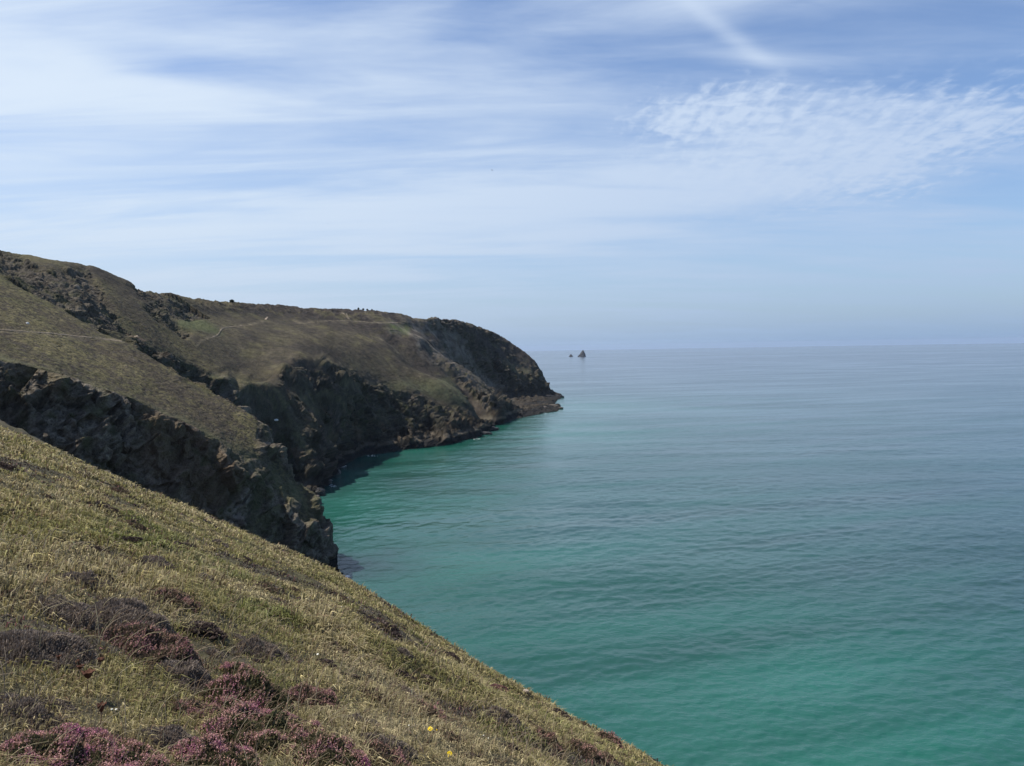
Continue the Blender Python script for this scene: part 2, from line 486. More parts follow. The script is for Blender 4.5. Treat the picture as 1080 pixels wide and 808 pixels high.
mE1 = polymask(px0, py0, CLIFF_E, 3) * (LR > 690) * (LR < 930)
CLIFF_E2 = [(495, 378), (520, 386), (540, 391), (560, 396), (571, 402), (592, 418), (592, 424), (540, 428), (520, 410), (505, 393)]
mE2 = polymask(px0, py0, CLIFF_E2, 3) * (LR > 850)
CLIFF_C = [(150, 366), (165, 369), (200, 384), (230, 398), (258, 412), (284, 428), (300, 470), (322, 515), (300, 522), (285, 480), (262, 445), (200, 408), (150, 374)]
mCc = polymask(px0, py0, CLIFF_C, 4) * (LR > 325) * (LR < 480)
rock = rock * 1.0
for mm_ in (mD, mE1, mE2, mCc): rock = np.maximum(rock, np.clip(mm_ * (1.05 + 1.1 * n_mid), 0, 1))
rock = np.maximum(rock, np.clip(gulf * (1.0 + 1.2 * n_mid), 0, 1))  # gully lines take the dark rock tone, painting their shade
rock = rock * (1 - .85 * ribm * (LR > 262) * sstep(12, 22, LZ))
# dark recess of the inlet between the two near headlands
# displaced rock relief: strata dipping to the right
ca, sa = math.cos(.9), math.sin(.9)
SX = LX * ca + LZ * sa; SZ = -LX * sa + LZ * ca
big = fbm(SX, LY, SZ * 1.7, 26, 2, ridge=True, off=1)
med = fbm(SX * .8, LY, SZ * 2.0, 9, 3, ridge=True, off=5, gain=.55)
sml = fbm(SX * .8, LY, SZ * 1.8, 3.0, 3, ridge=True, off=9, gain=.6)
flute = fbm(LX, LY, LZ * .22, 14, 3, ridge=True, off=4)
gul = .35 + .9 * fbm(LX + .8 * LZ, LY * .5, LZ * .12, 24, 2, off=14, gain=.4)
gulm = gauss1(gauss1(sstep(30, 55, slope), 10, 0), 6, 1) * (LR > 330)
gulm = np.maximum(gulm, np.clip(mD + mE1 + mE2, 0, 1) * .9)
rock = rock * (1 - .7 * sstep(.35, .62, gul) * gulm * sstep(16, 30, LZ) * np.clip(.7 + 1.2 * n_mid, 0, 1))  # buttress crests get the lighter ground tone, as if sunlit
rock_s = gauss1(gauss1(rock, 3.5, 0), 3.5, 1)
gr = .7 * fbm(LX, LY, LZ, 30, 3, off=21) + .35 * fbm(LX, LY, LZ, 6, 3, off=25) + .34 * fbm(LX, LY, LZ, 1.8, 3, off=29, gain=.6) + .3 * sstep(500, 900, LR) * fbm(LX, LY, LZ, 12, 3, off=33)
nearsea = sstep(-2, 4, LZ)
far = sstep(350, 1000, LR)
ramp = (3.0 + 2.0 * far) * (big - .25) + 1.3 * (med - .2) + .5 * (flute - .2) + .5 * (sml - .2)
bk = np.zeros(LX.shape); bt1 = np.full(LX.shape, .5); bt2 = np.full(LX.shape, .5)
mk = (rock > .03) & (LZ > -4)
gx_, gy_, gz_ = SX[mk] / 2.1, LY[mk] + 2 * n_mid[mk], SZ[mk]
fs = 1 + .7 * far[mk]
b1, q1 = blocks(gx_, gy_, gz_, 11.0, 3); b2, q2 = blocks(gx_, gy_, gz_, 4.6, 11); b3, q3 = blocks(gx_, gy_, gz_, 1.9, 23)
bk[mk] = fs * (3.0 * b1 + 1.5 * b2 + .62 * b3); bt1[mk] = q2; bt2[mk] = q3
ramp = ramp + bk
scree_amt = np.clip(mC + mC2 + mE, 0, 1)
rock_s = gauss1(gauss1(rock, 3.5, 0), 3.5, 1)
skx = [-260, 0, 24, 55, 78, 104, 118, 137, 159, 178, 200, 220, 240, 275, 310, 366, 400, 424, 432, 450, 472, 480, 500, 520, 530, 540, 552, 562, 570, 576, 590]
sky_ = [187, 261.5, 266, 271, 273.5, 279, 285, 290, 294, 303, 314, 320, 322.5, 322, 325, 327, 328, 330, 334, 336, 337, 338, 342.5, 349, 354, 362, 372, 381, 393, 407, 419]
BT = [(-60, 372), (0, 378), (60, 392), (110, 410), (150, 425), (200, 447), (232, 465)]
edgecalm = 1 - .8 * np.exp(-(linedist(px0, py0, BT) / 7.0) ** 2) * (LR < 262)
skyfade = .25 + .3 * (LR > 650) + (.75 - .3 * (LR > 650)) * sstep(0, 8, py0 - np.interp(px0, skx, sky_))
edgefade = sstep(0, .5, 1 - scree_amt) * .6 + .4
D = gulm * (gul - .25) * (7.5 + 4 * far) * skyfade * sstep(-1, 10, LZ) + np.minimum(rock, rock_s * 1.15) ** 1.3 * ramp * skyfade * edgecalm * (1 - .6 * sstep(690, 760, LR) * (1 - sstep(6, 14, LZ))) * edgefade * (0.55 + .45 * nearsea) + (1 - rock) * gr * nearsea
# keep the skyline calm
X1 = LX + nrm[..., 0] * D; Y1 = LY + nrm[..., 1] * D; Z1 = LZ + nrm[..., 2] * D
Z1 += (LR > 500) * np.exp(-((py0 - np.interp(px0, skx, sky_)) / 7.0) ** 2) * 2.6 * fbm(LX, LY, LZ, 11, 3, ridge=True, off=19)
Z1 += (LR > 770) * (LZ > -1) * (1 - sstep(6, 12, LZ)) * (2.2 * np.clip(fbm(LX, LY, LZ, 10, 3, ridge=True, off=17), -1, 1))
# hollows of the crags on the upper hill
Z1 -= mC * (2.5 + 2.5 * (med)) + mC2 * (2.2 + 2 * med)
nrm2 = normals(X1, Y1, Z1)
slope2 = np.degrees(np.arccos(np.clip(nrm2[..., 2], 0, 1)))

# ---- colours of the ground, with sunlit crests and dark gullies painted in
def C3(*c): return np.array(c, float)
straw = C3(.150, .130, .062); olive = C3(.085, .085, .036); brown = C3(.075, .058, .042); heath = C3(.052, .042, .036)
green = C3(.085, .115, .030); rockd = C3(.058, .047, .035); rockg = C3(.172, .145, .108); rockb = C3(.135, .096, .060)
pale = C3(.27, .235, .185); tide = C3(.022, .021, .020); lichen_lit = C3(.12, .12, .06); earth = C3(.17, .115, .08)  # the lichen tone also serves as painted sunlight on crests


def lerp(a, b, t): return a + (b - a) * t[..., None]


xx, yy, zz = X1, Y1, Z1
fl = fbm(xx * .55, yy * .8, zz * 1.6, 1.5, 3, off=41, gain=.7)
fl2 = fbm(xx * .5, yy * .8, zz, 4.0, 3, off=45)
pat = fbm(xx, yy, zz, 38, 4, off=49)
brownish = sstep(-.25, .35, pat + .55 * fl2 + .25 * sstep(380, 480, LR) + .05)
g = lerp(np.broadcast_to(straw, xx.shape + (3,)), brown, brownish * .75)
g = lerp(g, olive, sstep(-.1, .45, fbm(xx, yy, zz, 22, 3, off=53)) * .6)
g = lerp(g, lichen_lit * 1.6, ribm * .85 * (LR > 262) * np.clip(.75 + fl2, 0, 1))  # rib crests painted lighter, standing in for sun on them
g = lerp(g, C3(.060, .056, .032), (1 - ribm) * sstep(40, 58, slope + 8 * n_mid) * .75)
g = lerp(g, heath, sstep(-.04, .26, fl + .18 * pat) * .85)
g = g * .92
g = g * (1 + 1.0 * np.clip(fbm(xx * .6, yy, zz * 1.4, .9, 2, off=57), -.8, 1))[..., None]
# darker burnt heath on the far plateau and around the spoil slopes
g = lerp(g, C3(.098, .082, .052), sstep(360, 460, LR) * .65)
g = lerp(g, C3(.085, .068, .055) , sstep(660, 740, LR) * .85)
stk = fbm(xx * .5 + zz * .3, yy * .12, zz * .35, 5.5, 4, off=78)
m = polymask(px0, py0, [(236, 322), (300, 322), (420, 330), (500, 345), (540, 370), (470, 372), (400, 352), (300, 336), (240, 333)], 6) * (LR > 480)
g = lerp(g, heath * 1.1, m * .75)
for ln_, ra_, rb_ in [([(-20, 346), (10, 349), (40, 351), (70, 354), (100, 357), (137, 361)], 230, 330), ([(207, 366), (210, 361), (217, 358), (222, 356), (228, 355), (232, 352), (233, 347), (238, 346), (262, 343), (280, 338)], 380, 700),
                     ([(310, 338), (317, 341), (340, 339), (370, 339.5), (400, 341), (430, 341)], 500, 900), ([(361, 330), (369, 338.5)], 500, 900), ([(385, 330), (394, 340)], 500, 900), ([(400, 331), (406, 340)], 500, 900), ([(407, 332), (414, 340)], 500, 900), ([(418, 332), (424, 339)], 500, 900),
                     ([(225, 393), (240, 400), (256, 409), (270, 418), (282, 430)], 350, 470), ([(395, 355), (405, 362), (414, 367), (418, 373)], 500, 900)]:
    dl = linedist(px0, py0, ln_)
    g = lerp(g, C3(.23, .19, .125), np.exp(-(dl / 1.5) ** 2) * (LR > ra_) * (LR < rb_) * np.clip(.6 + 1.1 * fl2, 0, 1) * .8)
pm_ = fbm(xx * .7, yy * .35, zz, 16, 4, off=79, gain=.65)
g = lerp(g, heath * .9, sstep(-.02, .25, pm_ + .2 * fl2) * .6 * sstep(340, 440, LR))
g = lerp(g, straw * 1.05, sstep(.08, .32, -pm_) * .55 * sstep(340, 440, LR))
g = lerp(g, pale * .85, mE * sstep(-.12, .30, stk + .3 * n_mid) * .9)
fl3 = fbm(xx * .8, yy * .6, zz * 1.4, 4.2, 3, off=85, gain=.7)
g = g * (1 + .85 * np.clip(fl3, -.6, .8) * sstep(340, 480, LR))[..., None] * (1 - .10 - .14 * sstep(320, 420, LR))[..., None]
m = polymask(px0, py0, [(190, 322), (228, 345), (235, 352), (215, 350), (187, 345)], 4) * inC
g = lerp(g, green * .9 + .02, m * .5)
for poly, cc, am in [([(395, 405), (470, 400), (497, 430), (470, 424), (440, 412)], lichen_lit * 1.15, .75),  # grass top by the tip painted as if sunlit
                     ([(500, 372), (545, 385), (572, 396), (576, 404), (540, 392), (505, 382)], lichen_lit * 1.1, .8),  # far crest strip painted light for sunlit grass
                     ([(0, 380), (30, 386), (200, 440), (290, 500), (322, 520), (330, 545), (300, 530), (250, 490), (120, 412), (0, 372)], lichen_lit * 1.2, .5),
                     ([(245, 462), (300, 505), (322, 522), (300, 545), (270, 560), (262, 520), (240, 485)], lichen_lit * .8, .6),
                     ([(410, 343), (432, 345), (430, 352), (412, 350)], green * 1.3, .8)]:
    m = polymask(px0, py0, poly, 5); g = lerp(g, cc, m * am * np.clip(.7 + 1.2 * fl2, 0, 1))
rk = lerp(np.broadcast_to(rockd, xx.shape + (3,)), rockg, sstep(-.1, .75, sml * .8 + .6 * fbm(xx, yy, zz, 5, 3, off=61) + .1))
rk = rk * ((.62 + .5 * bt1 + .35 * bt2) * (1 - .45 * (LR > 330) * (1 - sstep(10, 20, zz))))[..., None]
rk = lerp(rk, lichen_lit * .8, sstep(.05, .35, fbm(xx * 1.2, yy, zz * .6, 10, 4, off=83)) * .7 * sstep(10, 22, zz))
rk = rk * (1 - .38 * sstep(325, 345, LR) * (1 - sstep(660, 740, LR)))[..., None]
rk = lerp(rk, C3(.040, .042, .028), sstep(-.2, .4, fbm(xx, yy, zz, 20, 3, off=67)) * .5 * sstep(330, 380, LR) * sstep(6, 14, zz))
rk = lerp(rk, rockb, polymask(px0, py0, [(150, 425), (232, 465), (250, 500), (235, 545), (190, 520), (150, 480)], 14) * (LR < 262) * .8)
rk = lerp(rk, rockb * 1.1, sstep(.15, .5, fbm(xx, yy, zz, 17, 3, off=65)) * .5)
rk = lerp(rk, olive * .8, sstep(.1, .45, fbm(xx, yy, zz * 1.4, 7, 4, off=69)) * .65 * sstep(8, 20, zz))
rk = lerp(rk, pale, polymask(px0, py0, [(232, 545), (258, 515), (262, 525), (255, 545), (240, 556)], 4) * (LR < 262) * .7 * sstep(-.1, .4, sml))
rk = lerp(rk, pale * .75, mC * sstep(.25, .6, fbm(xx, yy, zz, 6, 3, off=73)) * .8)
rk = lerp(rk, pale * .75, mE * sstep(-.15, .3, fbm(xx * 1.3, yy * .35, zz * .8, 9, 4, off=77)) * .9)
rk = lerp(rk, pale * .6, polymask(px0, py0, [(240, 402), (262, 412), (285, 440), (283, 470), (262, 440), (236, 415)], 5) * (LR > 330) * .6)
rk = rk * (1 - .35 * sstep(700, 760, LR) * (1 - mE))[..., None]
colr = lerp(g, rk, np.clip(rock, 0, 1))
# bare pale ledge above the tide mark, black rock below it
zt = zz + 1.1 * fbm(xx, yy, zz * 0, 12, 3, off=81)
ledge = sstep(4.6, 5.4, zt) * (1 - sstep(6.6, 8.0, zt)) * (LR > 330) * (LR < 800)
colr = lerp(colr, rockg * .95, ledge * .55)
colr = lerp(colr, np.broadcast_to(tide, colr.shape), 1 - sstep(3.6, 5.2, zt))
# landslip scar and bare earth by the bend of the path
scar = polymask(px0, py0, [(128, 349), (140, 353), (156, 357), (146, 360), (134, 360)], 2) * (LR > 280) * (LR < 420)
colr = lerp(colr, np.broadcast_to(earth * 1.3, colr.shape), scar * .8)
scar = polymask(px0, py0, [(192, 448), (212, 455), (226, 468), (215, 474), (200, 465)], 3) * (LR < 262)
colr = lerp(colr, np.broadcast_to(earth * .9, colr.shape), scar * .7)
colr = np.clip(colr, .008, .6)

mat_land = attr_mat('headland_ground', scales=((2.2, .28), (.5, .45)), bump=(1.0, .8))
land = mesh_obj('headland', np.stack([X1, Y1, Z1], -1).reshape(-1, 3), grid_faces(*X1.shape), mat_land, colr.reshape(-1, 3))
tag(land, kind='structure')

# ------------------------------------------------------------------ paths draped on the headland
PXf, PYf = proj(X1, Y1, Z1)
# first visible row for each column when looking up the column
def ground_under(px, py, rmin=0, rmax=1e9):
    """3-D point of the headland seen at a photo pixel"""
    d = ray(px, py); a = math.atan2(d[0], d[1])
    j = int(round((a - AZ0) / (AZ1 - AZ0) * (NA - 1)))
    if j < 1 or j >= NA - 1: return None
    el = (Z1[:, j] - H) / LR[:, j]
    want = d[2] / math.hypot(d[0], d[1])
    ok = (el >= want) & (LR[:, j] > rmin) & (LR[:, j] < rmax)
    if not ok.any(): return None
    i = int(np.argmax(ok))
    return np.array([X1[i, j], Y1[i, j], Z1[i, j]])


def col_at(x, y):
    a = math.atan2(x, y); r = math.hypot(x, y)
    j = int(np.clip(round((a - AZ0) / (AZ1 - AZ0) * (NA - 1)), 0, NA - 1))
    return j, r


def land_height(x, y):
    j, r = col_at(x, y)
    zs = []
    for jj in (j - 1, j, j + 1):
        jj = min(max(jj, 0), NA - 1)
        zs.append(np.interp(r, LR[:, jj], Z1[:, jj]))
    return max(zs)


def path_ribbon(pix, width, mat, rmin=0, lift=.12, rmax=1e9):
    pts = []
    for (a, b) in zip(pix[:-1], pix[1:]):
        n = max(2, int(math.hypot(b[0] - a[0], b[1] - a[1]) / 1.5))
        for k in range(n):
            t = k / n
            p = ground_under(a[0] + (b[0] - a[0]) * t, a[1] + (b[1] - a[1]) * t, rmin, rmax)
            if p is not None: pts.append(p)
    if len(pts) < 3: return None
    pts = np.array(pts)
    pts = gauss1(pts, 1.2, 0)
    d = np.gradient(pts, axis=0)[:, :2]; d /= np.linalg.norm(d, axis=1)[:, None] + 1e-9
    side = np.stack([-d[:, 1], d[:, 0]], 1)
    V = []
    for i in range(len(pts)):
        w = width * (.45 + 1.0 * random.random())
        for s in (-.5, -.25, 0, .25, .5):
            q = pts[i, :2] + side[i] * w * s
            V.append((q[0], q[1], max(land_height(*q), 0) + lift - .12 * (abs(s) > .4)))
    V = np.array(V)
    o = mesh_obj('path', V, grid_faces(len(pts), 5), mat)
    tag(o, kind='structure')
    return o


mat_path = simple_mat('trodden_earth', (.20, .16, .11), var=.35, scale=1.2, bump=.3)
mat_path_pale = simple_mat('pale_trodden_earth', (.33, .26, .18), var=.3, scale=1.2, bump=.3)
path_ribbon([(-20, 346), (10, 349), (40, 351), (70, 354), (100, 357), (130, 361), (137, 361)], .50, mat_path, 230)
path_ribbon([(135, 361), (134, 357), (139, 355.5), (148, 356)], .8, mat_path_pale, 280)
path_ribbon([(207, 366), (210, 361), (217, 358), (222, 356), (228, 355), (232, 352), (233, 347), (238, 346), (262, 343), (280, 338)], .6, mat_path, 380, rmax=540)
path_ribbon([(279, 338), (282, 336.5), (281, 334.5), (285, 335)], 1.0, mat_path_pale, 400)
path_ribbon([(361, 330), (365, 334), (369, 338.5), (368, 336), (365, 332), (367, 328.5)], 1.0, mat_path, 500)
path_ribbon([(340, 339), (370, 339), (400, 341), (430, 341)], .8, mat_path, 500)

# ------------------------------------------------------------------ foreground hillside
NAf, NRf = 760, 620
azf = np.linspace(math.radians(-62), math.radians(58), NAf)
rf = np.concatenate([[0.0], np.geomspace(.6, 230, NRf - 1)])
RF, AF = np.meshgrid(rf, azf, indexing='ij')
FX = RF * np.sin(AF); FY = RF * np.cos(AF)
FZ = fg_z(FX, FY)
steep = sstep(60, 100, RF)
FZ = FZ + steep * (1.2 * fbm(FX, FY, FZ, 9, 3, ridge=True, off=90))
# soil drop and scar where the slope breaks above the cove
FZ = np.maximum(FZ, -4 - .02 * RF)
tuft = fbm(FX, FY, 0 * FX, .5, 3, off=91)
gcol = lerp(np.broadcast_to(C3(.10, .088, .042), FX.shape + (3,)), C3(.05, .043, .028), sstep(-.3, .3, tuft))
gcol = lerp(gcol, rockd, sstep(70, 110, RF))
mat_soil = attr_mat('slope_soil', scales=((.5, .3), (.06, .35)), bump=(.8, .04))
hill = mesh_obj('hillside', np.stack([FX, FY, FZ], -1).reshape(-1, 3), grid_faces(NRf, NAf), mat_soil, gcol.reshape(-1, 3))
tag(hill, kind='structure')


def fg_zi(x, y):  # height incl. every displacement used near the viewer
    return fg_z(x, y)


def bare(x, y):
    """0..1 how much dead heather and bare ground there is"""
    n = perlin(x / 1.9 + 3, y / 2.6, .5) + .5 * perlin(x / .7, y / .9, 3.5)
    return sstep(.04, .5, n + .15 * perlin(x / .3, y / .3, 6.5))


mat_grass = leaf_mat('grass_blades', .35, .55)


def blades(n, rmin, rmax, az0, az1, length, width_px, seed, name, palette='mix'):
    g_ = np.random.default_rng(seed)
    az = g_.uniform(az0, az1, n); r = np.exp(g_.uniform(math.log(rmin), math.log(rmax), n))
    x = r * np.sin(az); y = r * np.cos(az)
    # gather into tufts
    cx = perlin(x / .22, y / .22, 2.5); cy = perlin(x / .22, y / .22, 8.5)
    x = x + cx * .07; y = y + cy * .07
    b = bare(x, y)
    keep = g_.random(n) > b * .25
    x, y, r, b = x[keep], y[keep], r[keep], b[keep]; n = len(x)
    z = fg_zi(x, y)
    dens = .55 + .45 * sstep(-.3, .4, perlin(x / .33, y / .33, 12.5))
    big_ = .7 + .6 * sstep(-.3, .5, perlin(x / 1.3, y / 1.3, 14.5))
    ln = length * g_.gamma(5, .2, n) * dens * big_ * (1 - .5 * b)
    ln = np.minimum(ln, length * 2.2)
    w = np.maximum(.0032, width_px * r / 790) * g_.uniform(.6, 1.3, n)
    # lean: mostly down the slope and with the wind to the right
    wa = perlin(x / 1.1, y / 1.1, 20.5) * 1.6
    la = g_.normal(.0, .95, n) + wa
    lx, ly = np.cos(la) , np.sin(la) * .8
    bend = g_.uniform(.35, 1.25, n)
    # blade faces the viewer loosely
    fa = az[keep] + g_.normal(0, .7, n)
    sx, sy = np.cos(fa), -np.sin(fa)
    B0 = np.stack([x, y, z - .015], 1)
    up = np.array([0, 0, 1.0])
    lean = np.stack([lx, ly, np.zeros(n)], 1)
    S = np.stack([sx, sy, np.zeros(n)], 1) * w[:, None] * .5
    mid = B0 + up * (ln * (.62 - .12 * bend))[:, None] + lean * (ln * .22 * bend)[:, None]
    tip = B0 + up * (ln * (1.0 - .62 * bend))[:, None] + lean * (ln * .75 * bend)[:, None]
    V = np.stack([B0 - S, B0 + S, mid + S * .8, mid - S * .8, tip], 1).reshape(-1, 3)
    base = np.arange(n)[:, None] * 5
    q = base + np.array([[0, 1, 2, 3]]); t = base + np.array([[3, 2, 4]])
    c = np.empty((n, 3))
    pal = np.array([(.300, .250, .118), (.215, .200, .076), (.390, .328, .185), (.140, .165, .045), (.190, .130, .080)])
    sel = perlin(x / 1.5, y / 1.5, 30.5) + .6 * perlin(x / .45, y / .45, 33.5) + g_.normal(0, .33, n)
    gz = sstep(-.1, .6, sel)[:, None]; sw = sstep(.0, .7, -sel)[:, None]
    c = pal[0] * (1 - gz) + pal[1] * gz
    c = c * (1 - sw) + pal[2] * sw
    lush = sstep(.25, .6, perlin(x / 1.1 + 9, y / 1.1, 37.5) + g_.normal(0, .1, n))[:, None] * sstep(40, 10, r)[:, None]
    c = c * (1 - .7 * lush) + pal[3] * .7 * lush
    rd = (g_.random(n) < .10 + .3 * b)[:, None]
    c = np.where(rd, pal[4], c)
    hb = (g_.random(n) < .85 * sstep(.30, .85, b))[:, None]
    tw = np.where((g_.random(n) < .35)[:, None], np.array([.17, .145, .13]), np.array([.062, .046, .040]))
    tw = np.where((g_.random(n) < .06)[:, None], np.array([.26, .10, .11]), tw)
    c = np.where(hb, tw, c)
    c = c * .93 * np.exp(g_.normal(0, .36, n))[:, None]
    # dry patches on the far crest
    c = c * (1 - .25 * b[:, None])
    cc = np.repeat(c, 5, 0).reshape(n, 5, 3)
    cc[:, :2] *= .45  # darker blade bases, painting the shade in the gaps
    o = mesh_obj(name, V, {4: q, 3: t}, mat_grass, cc.reshape(-1, 3), smooth=True)
    tag(o, kind='stuff')
    return o


A0, A1 = math.radians(-50), math.radians(34)
blades(380000, 1.6, 9, A0, A1, .092, .0013 * 790, 11, 'grass')
blades(400000, 8, 32, A0, A1, .13, 1.1, 12, 'grass')
blades(300000, 28, 135, A0, A1, .22, 1.2, 13, 'grass')

# ------------------------------------------------------------------ heather
mat_heather = leaf_mat('heather_sprigs', .25, .8)


def quad_cloud(Cn, D1, D2):
    V = np.stack([Cn - D1 - D2, Cn + D1 - D2, Cn + D1 + D2, Cn - D1 + D2], 1).reshape(-1, 3)
    q = np.arange(len(Cn))[:, None] * 4 + np.array([[0, 1, 2, 3]])
    return V, q


def dome_z(u, v, seed):
    rr = np.hypot(u, v)
    return np.maximum(.04, np.maximum(0, 1 - rr ** 2) ** .8) * (.75 + .5 * perlin(u * 2.3 + seed * 3.1, v * 2.3, seed * 1.7))


def sprig_cloud(kind, n, seed, fine):
    """unit heather cushion (radius 1, height 1): foliage arrays and flower arrays"""
    g_ = np.random.default_rng(seed)
    a = g_.uniform(0, 2 * np.pi, n); rr = np.sqrt(g_.random(n)) * (1 + .45 * perlin(np.cos(a) * 1.8, np.sin(a) * 1.8, seed + .5)) * (1 + .35 * (g_.random(n) > .8) * g_.random(n))
    u = rr * np.cos(a); v = rr * np.sin(a)
    zt_ = dome_z(u * .97, v * .97, seed)
    depth = g_.random(n) ** 2 * .45
    zc = zt_ * (1 - depth)
    up = np.stack([u * .55 + g_.normal(0, .35, n), v * .55 + g_.normal(0, .35, n), np.full(n, 1.0)], 1)
    up /= np.linalg.norm(up, axis=1)[:, None]
    sd = np.cross(up, g_.normal(size=(n, 3))); sd /= np.linalg.norm(sd, axis=1)[:, None]
    cen = np.stack([u, v, zc], 1)
    L_ = fine * g_.uniform(2.0, 5.0, n) * (1.5 if kind == 'dead' else 1); W_ = fine * g_.uniform(.35, .8, n) * (.6 if kind == 'dead' else 1.3)
    return cen, up, sd, L_, W_, depth, zt_, u, v


def make_clump(name, kind, seed, n, fine, R, Hh, label, cat, group=None, flower=0.5):
    """a heather cushion: woody core, sprigs and (if in bloom) flower spikes"""
    g_ = np.random.default_rng(seed + 100)
    root = bpy.data.objects.new(name, None); COL.objects.link(root); root.empty_display_size = .2
    tag(root, label, cat, group)
    sc3 = np.array([R, R, Hh])
    # core mound
    k = 26
    th = np.linspace(0, 2 * np.pi, k, endpoint=False); rad = np.linspace(0, 1, 9)
    V = []
    for q in rad:
        for t in th:
            u, v = q * math.cos(t) * .93, q * math.sin(t) * .93
            V.append((u, v, float(dome_z(u, v, seed)) * .55 - .25 * q))
    V = np.array(V) * sc3
    idx = np.arange(9 * k).reshape(9, k)
    nx = np.roll(idx, -1, 1)
    fc = np.stack([idx[:-1], idx[1:], nx[1:], nx[:-1]], -1).reshape(-1, 4)
    cc = np.tile(C3(.030, .024, .018), (len(V), 1)) * g_.uniform(.6, 1.4, (len(V), 1))
    mesh_obj('woody_core', V, fc, mat_heather, cc, True, root)
    cen, up, sd, L_, W_, dep, zt_, u, v = sprig_cloud(kind, n, seed, fine)
    cen = cen * sc3
    Vv, q = quad_cloud(cen, sd * W_[:, None], up * L_[:, None] * .5)
    if kind == 'dead':
        p1, p2, p3 = C3(.330, .275, .225), C3(.185, .145, .118), C3(.085, .062, .048)
    elif kind == 'dark':
        p1, p2, p3 = C3(.140, .105, .088), C3(.075, .052, .044), C3(.042, .030, .026)
    elif kind == 'red':
        p1, p2, p3 = C3(.42, .20, .20), C3(.20, .10, .09), C3(.07, .06, .03)
    elif kind == 'brown':
        p1, p2, p3 = C3(.230, .140, .110), C3(.125, .090, .060), C3(.080, .085, .040)
    else:
        p1, p2, p3 = C3(.190, .130, .085), C3(.085, .095, .038), C3(.055, .062, .025)
    t = g_.random(len(u))[:, None]; s = g_.random(len(u))[:, None]
    c = p1 * t + p2 * (1 - t); c = c * s ** .5 + p3 * (1 - s ** .5)
    c = c * (1 + .3 * perlin(u * 3, v * 3, seed + .3))[:, None]
    mesh_obj('twigs' if kind == 'dead' else 'foliage', Vv, q, mat_heather, np.repeat(c, 4, 0), False, root)
    if kind in ('bloom', 'brown') and flower > 0:
        m = int(n * flower * .35)
        a = g_.uniform(0, 2 * np.pi, m); rr = np.sqrt(g_.random(m))
        u = rr * np.cos(a); v = rr * np.sin(a); z = dome_z(u, v, seed)
        pn = perlin(u * 2.2 + seed, v * 2.2, 4.4)
        kp = g_.random(m) < np.clip(.42 + 1.3 * pn, .05, 1)
        u, v, z, pn = u[kp], v[kp], z[kp], pn[kp]; m = len(u)
        ax = np.stack([u * .5 + g_.normal(0, .25, m), v * .5 + g_.normal(0, .25, m), np.ones(m)], 1); ax /= np.linalg.norm(ax, axis=1)[:, None]
        base = np.stack([u, v, z], 1) * sc3
        Vs, Cs = [], []
        tone = g_.random(m)
        vivid = C3(.38, .13, .23); pink = C3(.56, .31, .30); rust = C3(.33, .20, .14)
        for kq in range(7):
            cen2 = base + ax * (fine * (.2 + kq * .72)) + g_.normal(0, fine * .28, (m, 3))
            d1 = g_.normal(size=(m, 3)); d1 /= np.linalg.norm(d1, axis=1)[:, None]
            d2 = np.cross(d1, g_.normal(size=(m, 3))); d2 /= np.linalg.norm(d2, axis=1)[:, None]
            sz = fine * (.62 - .05 * kq)
            vv, _ = quad_cloud(cen2, d1 * sz, d2 * sz); Vs.append(vv)
            w1 = sstep(.10, .6, pn + tone * .5 - .25)[:, None]
            c = pink * (1 - w1) + vivid * w1
            w2 = sstep(.12, .70, g_.random(m) - pn * .6)[:, None]
            c = c * (1 - w2) + rust * w2
            if kind == 'brown': c = c * .45 + rust * .45
            c = c * g_.uniform(.7, 1.3, (m, 1)); Cs.append(np.repeat(c, 4, 0))
        Vs = np.concatenate(Vs); Cs = np.concatenate(Cs)
        qq = np.arange(len(Vs) // 4)[:, None] * 4 + np.array([[0, 1, 2, 3]])
        mesh_obj('flowers', Vs, qq, mat_heather, Cs, False, root)
    return root


def seat(o, x, y, rot=None, sink=.06):
    """stand an object on the slope, tilted with it"""
    e = .5
    z = float(fg_z(x, y, True))
    gx = float(fg_z(x + e, y) - fg_z(x - e, y)) / (2 * e); gy = float(fg_z(x, y + e) - fg_z(x, y - e)) / (2 * e)
    nn = Vector((-gx, -gy, 1)).normalized()
    q = Vector((0, 0, 1)).rotation_difference(nn)
    o.rotation_mode = 'QUATERNION'
    rz = Matrix.Rotation(rot if rot is not None else random.uniform(0, 6.28), 4, 'Z').to_quaternion()
    o.rotation_quaternion = q @ rz
    o.location = (x, y, z - sink)


def copy_thing(root):
    r = root.copy(); COL.objects.link(r)
    for ch in [c for c in root.children]:
        c = ch.copy(); COL.objects.link(c); c.parent = r
    return r


